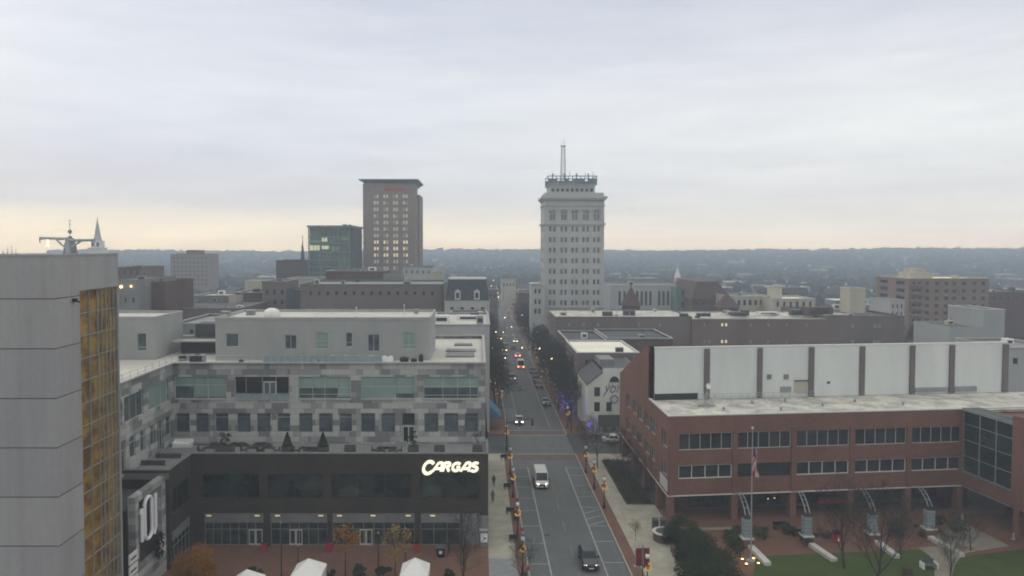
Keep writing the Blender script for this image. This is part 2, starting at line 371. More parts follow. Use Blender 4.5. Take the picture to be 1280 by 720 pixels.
# road sheets (z = 0), pavements (z = .13)
sheet('road', rect(5.8,17.05,20,640), 0, 'asphalt')
sheet('cross_street', rect(-160,5.8,126,139), 0, 'asphalt_old'); sheet('cross_street', rect(17.05,190,126,139), 0, 'asphalt_old')
sheet('pavement', rect(1.2,4.45,83.4,126), .13, 'walk'); sheet('pavement', rect(-38,1.2,70,87.3), .13, 'brickpave')
sheet('pavement', rect(1.2,4.45,60,83.4), .134, 'cobble'); sheet('pavement', rect(-38,1.2,40,70), .13, 'brickpave')
sheet('pavement_brick_strip', rect(4.45,5.62,40,126), .13, 'brickpave'); sheet('pavement_brick_strip', rect(17.23,18.6,40,126), .13, 'brickpave')
sheet('kerb', rect(5.62,5.8,40,126), .14, 'kerb'); sheet('kerb', rect(17.05,17.23,40,126), .14, 'kerb')
sheet('kerb', rect(5.62,5.8,139,420), .14, 'kerb'); sheet('kerb', rect(17.05,17.23,139,420), .14, 'kerb')
sheet('pavement', rect(1.6,5.62,139,420), .13, 'brickpave'); sheet('pavement', rect(17.23,21.2,139,420), .13, 'brickpave')
sheet('pavement', rect(18.6,25.0,40,101), .13, 'walk'); sheet('pavement', rect(18.6,21.0,101,126), .13, 'walk')
sheet('planting_bed', rect(21.0,25.0,101,122), .12, 'asphalt_old')
sheet('pavement', rect(21.0,90,122,126), .13, 'walk'); sheet('pavement', rect(21.2,90,139,141), .13, 'walk')
sheet('crosswalk', rect(5.8,17.05,122.6,125.6), .004, 'crosswalk',thick=.0035); sheet('crosswalk', rect(5.8,17.05,139.2,142.0), .004, 'crosswalk',thick=.0035)
# painted markings: one sheet object of the road surface
pm=MB()
def stripe(x0,x1,y0,y1,m=0): pm.box(x0,x1,y0,y1,.001,.005,m)
stripe(8.14,8.28,60,118.6); stripe(14.42,14.56,60,118.6)
for y in (71.5,76.9,82.2,88,93.5,99,104,108.8,113.8,118.3): stripe(5.9,8.13,y,y+.11)
for y in (71.4,77.0,82.6,88.6,93.5): stripe(14.57,16.95,y,y+.12)
for y in (100.2,104.5,109.5,114.4,118.3): stripe(14.57,16.95,y,y+.11)
for k in range(3):                                     # hatched no-parking bay
    a=93.7+k*2.1; pm.hexa([(14.57,a,.001),(16.9,a+1.5,.001),(16.9,a+1.66,.001),(14.57,a+.16,.001),(14.57,a,.005),(16.9,a+1.5,.005),(16.9,a+1.66,.005),(14.57,a+.16,.005)])
y=62
while y<121: stripe(11.22,11.34,y,y+3.0,1); y+=7.5
stripe(5.9,17,126.1,126.3); stripe(5.9,17,138.5,138.75); stripe(5.9,17,142.3,142.5)
stripe(8.14,8.26,144,235); stripe(14.42,14.54,144,235)
y=144
while y<235: stripe(11.2,11.32,y,y+3,1); y+=8
for k in range(7): stripe(6.0,8.0,150+k*1.8,150.3+k*1.8)
for k in range(5): stripe(-2-k*7,-5-k*7,132.4,132.55); stripe(20+k*7,23+k*7,132.4,132.55)
tag(pm.build('road_markings',[M['paint'],M['paint_worn']]),kind='structure')
# manholes
for (px,py) in ((684,669),(737,612),(690,557)):
    g=G(px,py); mb=MB(); mb.lathe((0,0,0),[(.36,.001),(.36,.009)],16)
    tag(mb.build('manhole_cover',M['asphalt_old'],origin=(g.x,g.y,0)),{684:'dark round manhole cover in the lane behind the white van, close to the stall line',737:'dark round manhole cover beside the right parking line',690:'dark round manhole cover in the street crossing'}[px],'manhole cover','manhole covers in the road')

# terrain: one sheet to the wooded ridges
def terr(x,y):
    r=math.hypot(x,y)
    t=max(0,min(1,(r-800)/1600)); t=t*t*(3-2*t)
    n=math.sin(x*.0021+1.3)*math.cos(y*.0017+.4)+.5*math.sin(x*.0047+y*.0031)+.25*math.sin(x*.011-y*.006)
    d=-6*max(0,min(1,(r-350)/500))*(1-t)
    return -.03+d+t*(9+5.5*n+ 3*math.sin(x*.0009+2)+max(-1500,min(1500,x))*.0035)
mb=MB(); nx,ny=90,80; X0,X1,Y0,Y1=-3300,3600,-300,2700
ids={}
xs_=[X0+(X1-X0)*i/nx for i in range(nx+1)]; ys_=[Y0+(Y1-Y0)*(j/ny)**1.15 for j in range(ny+1)]
for j in range(ny+1):
    for i in range(nx+1):
        z=terr(xs_[i],ys_[j]); 
        if abs(xs_[i])<400 and ys_[j]<500: z=-.30
        ids[i,j]=mb.pt((xs_[i],ys_[j],z))
for j in range(ny):
    for i in range(nx): mb.f.append([ids[i,j],ids[i+1,j],ids[i+1,j+1],ids[i,j+1]]); mb.m.append(0)
tag(mb.build('ground',M['town_ground'],smooth=True),kind='structure')
sheet('town_lots', rect(-260,-38,40,420), -.02, 'asphalt_old'); sheet('town_lots', rect(-38,1.6,141,420), -.02, 'asphalt_old')
sheet('town_lots', rect(21.2,300,141,420), -.02,'asphalt_old'); sheet('town_lots', rect(66,300,100,126), -.02,'asphalt_old')

# plaza on the right
sheet('plaza', rect(25.0,75,55,99.5), .12, 'plaza')
lawn=[G(946,697),G(1150,688),G(1162,696),G(1167,705),G(1168,716),G(1168,790),G(925,790)]
sheet('lawn',lawn,.16,'lawn',thick=.05)
lawn2=[G(1201,697.5),G(1300,685),G(1345,760),G(1190,800),G(1190,720),G(1193,708)]
sheet('lawn',lawn2,.16,'lawn',thick=.05)
sheet('plaza_path',[G(1146,686),G(1184,684),G(1206,697),G(1200,730),G(1200,800),G(1160,800),G(1160,720),G(1158,698)],.155,'lightpave',thick=.03)
sheet('plaza_path',[G(1168,672),G(1200,652),G(1262,684),G(1204,693)],.15,'lightpave',thick=.03)
sheet('plaza_path',[G(862,661),G(920,660),G(921,663),G(866,664)],.15,'lightpave',thick=.03)

# ================================================================== precast tower at the left edge
T = thing('office_tower','pale grey precast tower with gold mirrored glass filling the left edge','building',(-34,57.6,0))
TX,TY=-34,57.6; ZT=36.1
mb=MB(); fr=fr_right(TX)
g0,g1=61.3,67.7; GZ=33.1
mb.box(-75,TX-.5,TY+.5,67.8,0,ZT-.6)
ff=fr_front(TY); facade(mb,ff,-75,TX,0,ZT,[]); facade(mb,fr,TY,67.9,0,ZT,[(g0,g1,0,GZ)],.25)
mb.face([(-75,TY,ZT),(TX,TY,ZT),(TX,67.9,ZT),(-75,67.9,ZT)]); mb.face([(TX,67.9,0),(TX,67.9,ZT),(-75,67.9,ZT),(-75,67.9,0)])
mb.build('wall',M['tower'],T)
j=MB()
for k in range(9):
    z=32.67-4.02*k
    if z<0: break
    j.box(-75,TX+.012,TY-.012,TY+.05,z-.035,z+.035); j.box(TX-.05,TX+.012,TY,g0,z-.035,z+.035)
j.box(-75,TX+.05,TY-.05,TY+.3,ZT,ZT+.14,1); j.box(TX-.3,TX+.05,TY+.3,67.95,ZT,ZT+.14,1)
j.build('panel_joints',[M['joint'],M['coping']],T)
j=MB(); fbox(j,fr,g0,g1,-.24,-.2,0,GZ); j.build('glass_curtain',M['gold'],T)
j=MB()
zz=GZ
while zz>0: fbox(j,fr,g0,g1,-.2,-.08,zz-.07,zz+.0); zz-=1.96
for y in [g0+.03,62.9,64.3,65.0,65.7,66.4,67.1,g1-.04]: fbox(j,fr,y-.035,y+.035,-.2,-.06,0,GZ)
j.build('mullion_grid',M['mullion'],T)
j=MB(); j.box(-33.99,-33.7,60.1,60.4,32.2,32.5); j.tube((-33.7,60.2,32.3),(-33.4,60.2,32.2),.08); j.build('security_camera',M['black_metal'],T)
tag(T)
# roof rig on the tower
rg=thing('roof_davit','pale steel davit frame with two braced arms on top of the grey tower','davit',(-36,62,ZT))
mb=MB(); 
def tp(px,py,Y=62): return PY(px,py,Y)
mb.tube(tp(85,321),tp(85,297),.22,.2); mb.build('post',M['steel'],rg)
for s,(a,b) in enumerate((((50,297.5),(84,298.5)),((84,300.5),(118,300)))):
    m2=MB(); m2.tube(tp(*a),tp(*b),.14,.14,6); 
    m2.tube(tp(70 if s==0 else 105,299),tp(84,312),.09,.09,5); m2.tube(tp(a[0] if s==0 else b[0],297),tp(a[0] if s==0 else b[0],303),.06,.06,5); m2.build('arm',M['steel'],rg)
m2=MB(); m2.tube(tp(60,299),tp(60,306),.03); m2.ball(tp(60,307),.08,8); m2.build('lamp',M['warm'],rg)
for k,px in enumerate((4,10,15,20)):
    a=PY(px,322,64); mb=MB(); mb.tube((0,0,0),(0,0,.55+.12*(k%3)),.035,.02,5); mb.box(-.06,.06,-.06,.06,0,.08)
    tag(mb.build('antenna',M['grey_metal'],origin=(a.x,a.y,ZT+.0)),'thin short antenna mast standing on the roof of the grey tower','antenna','small antennas on the tower roof')

# ================================================================== white panelled office block with dark podium
C = thing('office_block','long grey panelled office block on a dark brick shop podium','building',(1.2,87,0))
PX=1.2; YF=87.0; YU=93.7; XL=-35.0; XU=-40.0
# podium
W2=[(-33.8,-26.8),(-25.8,-19.0),(-18.0,-8.2),(-7.2,.1)]
SH=[(-33.6,-26.3),(-25.5,-18.5),(-17.9,-7.8),(-7.1,-2.2)]
mb=MB(); f=fr_front(YF)
facade(mb,f,XL,PX,0,11.5,[(a,b,5.97,9.06) for a,b in W2]+[(a,b,.12,4.2) for a,b in SH]+[(-2.0,.2,.12,4.2)],.3)
fr=fr_right(XL)
WW=[(81.5,86.6)]
facade(mb,fr,80.5,YF,0,11.5,[(81.5,86.6,5.97,9.06),(81.2,86.6,.12,4.2)],.3)
facade(mb,fr_front(80.5),-60,XL,0,11.5,[],.3)
facade(mb,fr_right(PX),YF,122,0,11.5,[],.3)
mb.build('podium_wall',[M['podium']],C)
mb=MB(); mb.box(-58,-39.9,80.9,93,0,10.9); mb.box(-40,-35.4,80.9,93,0,10.9); mb.box(-35.4,PX-.4,87.7,93.7,4.4,10.9); mb.box(-35.4,PX-.4,88.2,93.7,0,4.4)
mb.build('terrace_floor',[M['roof_grey']],C)
mb=MB(); mb.box(XL-.3,PX+.05,86.93,87.35,11.5,11.62); mb.box(XL-.35,XL+.06,80.44,86.93,11.5,11.62); mb.box(-60,XL-.35,80.44,80.85,11.5,11.62); mb.box(PX-.3,PX+.05,87.35,93.6,11.5,11.62)
mb.box(-60,XL+.02,80.43,80.5,10.5,11.2,0)
mb.build('coping',[M['podium_light']],C)
mb=MB()
for q in ((-56,-52,83.2),(-51,-47,83.2),(-46,-42,83.2),(-41.5,-37.2,84.4),(-39.5,-36.5,87.2)):
    mb=MB(); mb.box(q[0],q[1],q[2],q[2]+.3,10.9,11.45); mb.build('terrace_screen',[M['dgrey']],C)

for i,(a,b) in enumerate(W2): window(C,f,(a,b,5.97,9.06),2 if b-a<8 else 3,1,'glass_podium','frame_dark',.06,.3)
window(C,fr,(81.5,86.6,5.97,9.06),3,1,'glass_podium','frame_dark',.06,.3)
def storefront(f,a,b,n,door=None):
    # light sign band, transom and glazing below it
    mb=MB(); fbox(mb,f,a+.02,b-.02,-.28,-.1,3.0,4.18); sb=mb.build('sign_band',M['podium_light'],C)
    w=window(C,f,(a,b,.12,2.98),n,1,'glass_shop','frame_grey',.09,.3,name='shop_window',zbars=[.70])
    if door:
        d=MB(); x0,x1=door
        for (p,q) in ((x0,(x0+x1)/2),((x0+x1)/2,x1)):
            fbox(d,f,p+.02,p+.12,-.23,-.17,.14,2.1); fbox(d,f,q-.12,q-.02,-.23,-.17,.14,2.1); fbox(d,f,p+.12,q-.12,-.23,-.17,.14,.34); fbox(d,f,p+.12,q-.12,-.23,-.17,1.98,2.1)
        d.build('door',M['frame_light'],C)
storefront(f,*SH[0],7,(-28.2,-26.5)); storefront(f,*SH[1],6,(-23.2,-21.6)); storefront(f,*SH[2],8,(-14.6,-13.0)); storefront(f,*SH[3],3)
storefront(fr,81.2,86.6,5)
for a in (-33.0,-27.1,-24.6,-19.3,-17.0,-12.9,-8.6,-5.6):
    mb=MB(); fbox(mb,f,a-.3,a+.3,-.1,-.04,3.78,3.92); mb.build('ceiling_light',M['warm_soft'],C)
mb=MB(); fbox(mb,f,-1.98,.18,-.29,-.25,.13,4.19); mb.build('recess_wall',M['grey'],C)
mb=MB(); mb.box(.22,1.16,86.7,86.97,.13,3.9); mb.box(.15,1.18,86.62,86.98,2.15,2.35,1); mb.build('corner_pillar',[M['grey'],M['frame_light']],C)
# poster on the corner pillar
mb=MB(); mb.box(0,.84,-.06,0,0,1.05); p=mb.build('poster_sign',M['white_metal'],origin=(.28,86.62,.75)); tag(p,'small white poster with black figure on the corner pillar of the podium','sign')
mb=MB(); mb.box(.3,.55,-.075,-.061,.5,.62); mb.box(.42,.5,-.075,-.061,.3,.5); mb.box(.5,.7,-.075,-.061,.42,.5); mb.box(.2,.3,-.075,-.061,.75,.85); mb.box(.15,.35,-.075,-.061,.2,.26); mb.build('figure_mark',M['black_metal'],p,local=True)
# upper storeys
fu=fr_front(YU); fw_=fr_right(XU)
BIG=[(-39.8,-33.0),(-31.9,-24.8),(-23.6,-16.7),(-15.4,-8.3),(-7.2,0.0)]
SM=[(217,234),(242,258),(266,283),(294,311),(319,336),(344,361),(372,389),(397,414),(422,439),(450,468),(476,493),(502,518),(530,547.6),(555,573),(580.6,598)]
SM=[((a-598)*.1041,(b-598)*.1041) for a,b in SM]
h=[(a,b,16.8,19.75) for a,b in BIG]
for i,(a,b) in enumerate(SM): h.append((a,b,12.4 if i!=11 else 11.1,14.95))
mb=MB(); facade(mb,fu,XU,.9,10.9,21.5,h,.22)
WB=[(76.0,80.2),(80.7,85.4),(86.7,92.2)]
WS=[(77.0,78.4,0),(79.3,80.9,1),(81.8,83.3,0),(84.4,85.7,0),(87.0,88.3,0),(89.0,90.6,1),(91.4,93.0,0)]
hw=[(a,b,16.8,19.75) for a,b in WB]+[(a,b,11.1 if d else 12.4,14.95) for a,b,d in WS]
facade(mb,fw_,70,YU,10.9,21.5,hw,.22); facade(mb,fr_right(.9),YU,122,10.9,21.5,[],.2); facade(mb,fr_left(-60),-122,-70,10,21.5,[],.2)
mb.face([(.9,122,0),(-60,122,0),(-60,122,21.5),(.9,122,21.5)])
mb.build('upper_wall',[M['patch']],C)
def blinds(fr,a,b,z0,z1,cuts):
    mb=MB()
    for (p,q,t) in cuts:
        x0=a+(b-a)*p; x1=a+(b-a)*q; fbox(mb,fr,x0+.09,x1-.05,-.205,-.2,z0+(z1-z0)*t,z1-.1)
    return mb
for i,(a,b) in enumerate(BIG):
    if i==1:
        w=window(C,fu,(a,b,16.8,19.75),1,1,'glass_dark','frame_light',.06,.22,xbars=[.2,.5,.76])
        mb=MB(); fbox(mb,fu,-28.2,-26.5,-.21,-.15,17.0,19.1)
        mb.build('balcony_door_frame',M['frame_light'],w)
        mb=MB(); fbox(mb,fu,-28.05,-27.42,-.15,-.14,17.1,18.95); fbox(mb,fu,-27.28,-26.65,-.15,-.14,17.1,18.95); mb.build('door_pane',M['glass_office'],w)
        mb=MB(); fbox(mb,fu,a,b,.1,.14,17.55,17.6); fbox(mb,fu,a,b,.1,.13,16.8,17.5,1)
        mb.build('balcony_rail',[M['steel'],M['glassblock']],C)
    else:
        w=window(C,fu,(a,b,16.8,19.75),1,1,'glass_office' if i!=0 else 'glass_office','frame_light',.07,.22,
             xbars=[[.37,.64],[],[.27,.5,.75],[.26,.64],[.35,.62,.85]][i],zbars=[[.62],[],[.5,.2],[.55],[.55,.16]][i])
        cuts=[[(0,.36,.55),(.37,1,.08)],None,[(0,.27,.5),(.27,.75,.52),(.75,1,.08)],[(0,.26,.03),(.26,.64,.03),(.64,1,.24)],[(0,1,.5)]][i]
        blinds(fu,a,b,16.8,19.75,cuts).build('blind',M['glass_blind'],w)
for i,(a,b) in enumerate(SM):
    if i==11:
        w=window(C,fu,(a,b,13.3,14.95),1,1,'glass_dark','frame_grey',.06,.22)
        mb=MB(); fbox(mb,fu,a+.05,b-.05,-.2,-.12,11.05,13.25); c=(a+b)/2; fbox(mb,fu,a+.17,c-.07,-.12,-.11,11.2,13.1,1); fbox(mb,fu,c+.07,b-.17,-.12,-.11,11.2,13.1,1); mb.build('door',[M['frame_light'],M['glass_dark']],C)
    else: window(C,fu,(a,b,12.4,14.95),1,1,'glass_office','frame_light' if i in(2,5,8) else 'frame_grey',.06,.22,zbars=[.78])
for a,b in WB: window(C,fw_,(a,b,16.8,19.75),3,1,'glass_blind' if a>86 else 'glass_office','frame_light',.06,.22)
for a,b,d in WS: window(C,fw_,(a,b,11.1 if d else 12.4,14.95),2 if d else 1,1,'glass_office','frame_light',.06,.22,zbars=[.7])
# ledges
mb=MB(); mb.box(XU,.98,93.42,93.72,21.5,21.68); mb.box(XU-.1,XU+.3,70,93.42,21.5,21.68); mb.box(.6,.98,93.72,122,21.5,21.68); mb.box(-60,.6,121.7,122,21.5,21.68)
for a,b,zz,_ in h[:5]: mb.box(a-.05,b+.05,93.58,93.72,16.68,16.8)
mb.build('coping',[M['coping']],C)
mb=MB(); mb.box(-59.8,XU-.4,70,121.8,10,21.0); mb.box(XU-.4,.6,94.2,121.8,11,21.05); mb.build('roof',[M['roof_light']],C)
for (x,y,w,d) in ((-8.5,96,8.6,.1),):
    pass
for q in ((-4.6,-.6,101.5,104.5),(-4.8,-.4,106.5,108.6),(-3.8,-1,113,115)):
    mb=MB(); mb.box(*q,21.1,21.3); mb.build('roof_skylight',M['roof_grey'],C)
# penthouses
def penthouse(name,x0,x1,y0,y1,z0,z1,wins,label=None):
    f=fr_front(y0); mb=MB(); facade(mb,f,x0,x1,z0,z1,[w[:4] for w in wins],.15); facade(mb,fr_right(x1),y0,y1,z0,z1,[],.1)
    facade(mb,fr_left(x0),-y1,-y0,z0,z1,[]); mb.face([(x1,y1,z0),(x0,y1,z0),(x0,y1,z1),(x1,y1,z1)])
    mb.face([(x0+.2,y0+.2,z1-.25),(x1-.2,y0+.2,z1-.25),(x1-.2,y1-.2,z1-.25),(x0+.2,y1-.2,z1-.25)],1)
    for q in ((x0-.06,x1+.06,y0-.06,y0+.2),(x0-.06,x1+.06,y1-.2,y1+.06),(x0-.06,x0+.2,y0+.2,y1-.2),(x1-.2,x1+.06,y0+.2,y1-.2)): mb.box(*q,z1-.24,z1+.12,2)
    o=mb.build(name,[M['stucco'],M['roof_light'],M['coping']],C)
    for w in wins: window(o,f,w[:4],w[4],1,w[5],'frame_light',.07,.15,zbars=w[6] if len(w)>6 else [])
    return o
def pw(a,b,t,bt,*r): 
    s=99/900; return ((a-598)*s,(b-598)*s,37-(bt-306)*s,37-(t-306)*s,*r)
P1=penthouse('penthouse',-36.3,-6.65,99,111,21.05,26.9,[pw(281,297,417,434,1,'glass_office'),pw(355,370,419,437,2,'glass_office'),pw(394,410,416,437,1,'glass_blind',[.22,.5]),pw(431.5,440,416,434,1,'glass_office',[.3]),pw(459,474,418,440,2,'glass_office'),pw(503,519,416,437,2,'glass_blind',[.25])])
P2=penthouse('penthouse',-60,-45,100,109.2,21.05,26.9,[(-52.2,-51.0,22.2,24.9,1,'glass_office',[.2]),(-47.6,-46.3,22.2,24.7,1,'glass_office',[.2])])
# roof things
mb=MB(); mb.lathe((0,0,0),[(1.2,0),(1.2,.35),(1.15,.36),(1.05,.65),(.8,.9),(.45,1.05),(.01,1.12)],18); tag(mb.build('dome_skylight',M['white_metal'],origin=(-30.2,105,26.68)),'white dome skylight on the penthouse roof','skylight')
for k,(px,y,s) in enumerate(((282,104,.5),(313,106,.55),(520,108,.3))):
    mb=MB(); mb.box(-s,s,-s,s,0,.6); mb.box(-s*1.15,s*1.15,-s*1.15,s*1.15,.6,.7); tag(mb.build('roof_vent',M['grey_metal'],origin=((px-598)/900*y,y,26.68)),['small square roof vent left of the dome, near the penthouse edge','square roof vent right beside the white dome','tiny square roof vent at the right end of the penthouse roof'][k],'roof vent','vents on the penthouse roof')
for k,(px,y) in enumerate(((445,103),(505,107))):
    mb=MB(); mb.tube((0,0,0),(0,0,1.3),.05,.03,5); mb.box(-.12,.12,-.12,.12,0,.2); mb.ball((0,0,1.35),.1,6); tag(mb.build('roof_mast',M['white_metal'],origin=((px-598)/900*y,y,26.68)),['thin white pole in the middle of the penthouse roof','thin white pole near the right end of the penthouse roof'][k],'mast','poles on the penthouse roof')
# terrace rail in front of the penthouse and covered furniture
rl=thing('roof_railing','translucent glass railing on the roof in front of the penthouse','railing',(-30,96.6,21.05))
mb=MB(); 
for k in range(17): x=-29+k*1.0; mb.box(x-.03,x+.03,96.57,96.63,21.05,22.1)
mb.box(-29.1,-12.9,96.57,96.63,22.1,22.15); mb.build('posts',M['steel'],rl)
mb=MB(); mb.box(-29,-13,96.59,96.61,21.2,22.05); mb.build('glass_panel',M['glassblock'],rl)
rl=thing('roof_railing','thin steel pipe railing on the roof left of the penthouse','railing',(-41,95,21.05))
mb=MB()
for k in range(12): 
    y=74+k*1.9; mb.tube((-40.6,y,21.3),(-40.6,y,22.2),.03,.03,4)
for k in range(9): x=-40.6+k*1.3; mb.tube((x,96.6,21),(x,96.6,22.1),.03,.03,4)
for z in (21.7,22.2): mb.tube((-40.6,74,z),(-40.6,95,z),.03,.03,4)
for z in (21.6,22.1): mb.tube((-40.6,96.6,z),(-30.2,96.6,z),.03,.03,4)
mb.build('rails',M['steel'],rl)
for k,(px,w,dd) in enumerate(((415,1.0,.8),(432,1.5,.8),(448,.9,.8),(463,1.6,.8),(480,1.2,.7),(488,.7,.7))):
    mb=MB(); mb.hexa([(-w/2,-.5,0),(w/2,-.5,0),(w/2,.5,0),(-w/2,.5,0),(-w*.42,-.4,dd),(w*.42,-.4,dd),(w*.42,.4,dd),(-w*.42,.4,dd)]); mb.box(-w*.2,w*.2,-.3,.3,dd,dd+.12)
    x=(px-598)/900*97.6; tag(mb.build('covered_furniture',M['canvas'],origin=(x,97.6,21.05)),'pale canvas cover over roof terrace furniture by the glass railing','furniture cover','covered furniture on the roof terrace')
for k,(px,y,w,d,hh) in enumerate(((397,95.2,1.2,.6,.5),(245,97,1.8,1.2,1.1),(228,99,1.2,.8,.8),(505,96,1.1,.7,.9),(526,97.5,.6,.6,1.0),(517,96,.8,.6,.7),(300,95.5,.5,.5,.6))):
    mb=MB(); mb.box(-w/2,w/2,-d/2,d/2,.08,hh); mb.box(-w/2+.08,w/2-.08,-d/2-.02,-d/2,.2,hh-.1,1); mb.box(-w/2+.1,-w/2+.2,-d/2,d/2,0,.08,1); mb.box(w/2-.2,w/2-.1,-d/2,d/2,0,.08,1); mb.tube((0,0,hh),(0,0,hh+.08),d*.3,d*.3,10,1)
    names=['low flat equipment box at the roof edge over the third window group','large grey air handler at the left end of the panelled block roof','smaller grey air unit behind the large one at the left roof end','dark grey condenser near the right end of the penthouse front','narrow upright condenser at the penthouse right corner','dark condenser in the cluster by the right penthouse window','small grey box on the roof near the pipe railing']
    tag(mb.build('air_unit',[M['grey_metal'] if k<3 else M['dgrey'],M['frame_dark']],origin=((px-598)/900*y,y,21.05)),names[k],'air unit','equipment on the office block roof')
# stair and low roofs between the two penthouses
mb=MB(); mb.box(-44,-37,106,112,21.05,23.0); mb.box(-44.3,-36.6,103.8,106,22.9,23.1,1); mb.box(-43,-38,109,112,23,25,0)
tag(mb.build('roof_stair_enclosure',[M['dgrey'],M['coping']],origin=(-40,106,21.05),world=True),'low grey stair enclosure with a pale canopy between the two penthouses','stair enclosure')

# sign lettering
def text_mesh(txt, size, ext, shear=0, offset=0, name='letter'):
    c=bpy.data.curves.new(name,'FONT'); c.body=txt; c.size=size; c.extrude=ext; c.shear=shear; c.offset=offset
    o=bpy.data.objects.new(name,c); COL.objects.link(o)
    dg=bpy.context.evaluated_depsgraph_get(); me=bpy.data.meshes.new_from_object(o.evaluated_get(dg)); COL.objects.unlink(o); bpy.data.objects.remove(o)
    return me
sg=thing('company_sign','glowing cream italic sign reading CARGAS on the dark podium wall','sign',(-7.0,86.9,9.35))
def strokes(paths,wd,th=.2,n=7):
    """flat raised strokes with rounded ends, in the x-z plane"""
    mb=MB()
    for pi,pts in enumerate(paths):
        f_=-.004*pi
        for (a,b) in zip(pts[:-1],pts[1:]):
            dx,dz=b[0]-a[0],b[1]-a[1]; l=math.hypot(dx,dz)
            if l<1e-5: continue
            nx_,nz_=-dz/l*wd/2,dx/l*wd/2; ex,ez=dx/l*wd*.06,dz/l*wd*.06
            q=[(a[0]-ex+nx_,a[1]-ez+nz_),(a[0]-ex-nx_,a[1]-ez-nz_),(b[0]+ex-nx_,b[1]+ez-nz_),(b[0]+ex+nx_,b[1]+ez+nz_)]
            f_-=.0007
            mb.hexa([(q[0][0],-th+f_,q[0][1]),(q[1][0],-th+f_,q[1][1]),(q[2][0],-th+f_,q[2][1]),(q[3][0],-th+f_,q[3][1]),(q[0][0],0,q[0][1]),(q[1][0],0,q[1][1]),(q[2][0],0,q[2][1]),(q[3][0],0,q[3][1])])
    return mb
def arc(cx,cz,rx,rz,a0,a1,n=14): return [(cx+rx*math.cos(R(a0+(a1-a0)*k/n)),cz+rz*math.sin(R(a0+(a1-a0)*k/n))) for k in range(n+1)]
LH=1.28
def glyph(ch):
    if ch=='C': return [arc(.80,.62,.62,.70,38,322)],1.45
    if ch=='A': return [[(.10,.0),(.62,LH-.18),(1.05,LH-.18),(1.10,.0)],[(.42,.34),(1.0,.34)]],1.25
    if ch=='R': return [[(.18,0),(.18,LH-.18),(.60,LH-.18)]+arc(.62,.86,.26,.24,90,-90,8)+[(.25,.60)],[(.55,.58),(.92,0)]],1.05
    if ch=='G': return [arc(.66,.56,.48,.50,42,300)+[(.98,.10),(1.0,.54),(.66,.54)]],1.12
    if ch=='S': return [arc(.56,.82,.36,.26,35,200,9)+arc(.54,.28,.38,.28,60,-150,10)],1.0
adv={'C':1.30,'A':1.17,'R':1.08,'G':1.18,'S':1.0}
x=0.0
for ch in 'CARGAS':
    pth,_w=glyph(ch); sc_c=1.0
    mb=strokes(pth,.30 if ch!='C' else .34)
    for v in mb.v:
        if ch=='C': v.z=v.z*1.12-.22
        v.x+=v.z*.22+x
    mb.build('letter',M['sign_letters'],sg,local=True); x+=adv[ch]
sg.location=(-6.95,86.93,9.42); sg.scale=(.99,1,.95)

# framed logo wall at the left, lower shop wing
LX=-35.3
lw=thing('logo_wall','patterned grey framed wall carrying large white numerals beside the gold tower','building',(LX,78,0))
fl=fr_right(LX)
mb=MB(); facade(mb,fl,73.2,80.3,0,11.0,[(73.9,79.3,3.4,10.3)],.5); mb.face([(LX,73.2,0),(LX,73.2,11),(LX-.8,73.2,11),(LX-.8,73.2,0)]); mb.face([(LX,73.2,11),(LX,80.3,11),(LX-.8,80.3,11),(LX-.8,73.2,11)]); mb.face([(LX,80.3,11),(LX,80.3,0),(LX-.8,80.3,0),(LX-.8,80.3,11)]); mb.face([(LX-.8,73.2,0),(LX-.8,80.3,0),(LX-.8,80.3,11),(LX-.8,73.2,11)])
mb.build('frame_wall',M['patch'],lw)
mb=MB(); fbox(mb,fl,73.9,79.3,-.52,-.48,3.4,10.3); fbox(mb,fl,77.4,79.3,-.48,-.42,6.8,9.8,1); mb.build('recess_panel',[M['podium'],M['grey']],lw)
mb=MB(); mb.box(-58,LX-.82,73.4,80.4,0,9.4); mb.box(-58,LX-1,73.6,80.3,9.4,9.5,1); mb.build('rear_block',[M['podium'],M['roof_dark']],lw)
def lg(y,z): return (LX+.05,y,z)
ls=thing('numeral_sign','large white outlined numerals 101 joined as one tall emblem on the framed wall','sign',(LX,76,4))
for pts in ([(74.4,5.9),(74.4,9.4),(74.15,8.9)],[(77.6,10.0),(77.6,6.2),(77.2,5.6)]):
    m2=MB(); m2.path([lg(*p) for p in pts],.17,6); m2.tube(lg(*pts[0]),lg(*pts[1]),.2,.2,6); m2.build('numeral_one',M['logo_letters'],ls)
m2=MB(); pts=[]
for k in range(25):
    t=2*math.pi*k/24; y=75.9+.85*math.cos(t); z=7.9+(1.4 if math.sin(t)>0 else -1.4)+.85*math.sin(t); pts.append(lg(y,z))
m2.path(pts,.2,6); m2.build('numeral_zero',M['logo_letters'],ls)
# dark wreath sculpture with white flecks below the numerals
dr=thing('holiday_wreath','large dark oval wreath with white flecks hanging below the numerals','wreath',(LX+.4,77.2,2.5))
mb=MB(); rr=random.Random(3)
def leafball(mb,c,rx,ry,rz,n,s,r,m=0,hollow=0):
    for _ in range(n):
        while True:
            p=Vector((r.uniform(-1,1),r.uniform(-1,1),r.uniform(-1,1)))
            if p.length<=1 and p.length>=hollow: break
        p=Vector((c[0]+p.x*rx,c[1]+p.y*ry,c[2]+p.z*rz)); a=Vector((r.uniform(-1,1),r.uniform(-1,1),r.uniform(-1,1))).normalized(); b=a.orthogonal().normalized(); ss=s*r.uniform(.6,1.3)
        mb.face([p+a*ss,p+b*ss*.6,p-a*ss,p-b*ss*.6],m)
leafball(mb,(LX+.5,77.6,4.2),.35,.95,1.5,420,.16,rr); mb.build('greenery',M['black_metal'],dr)
mb=MB()
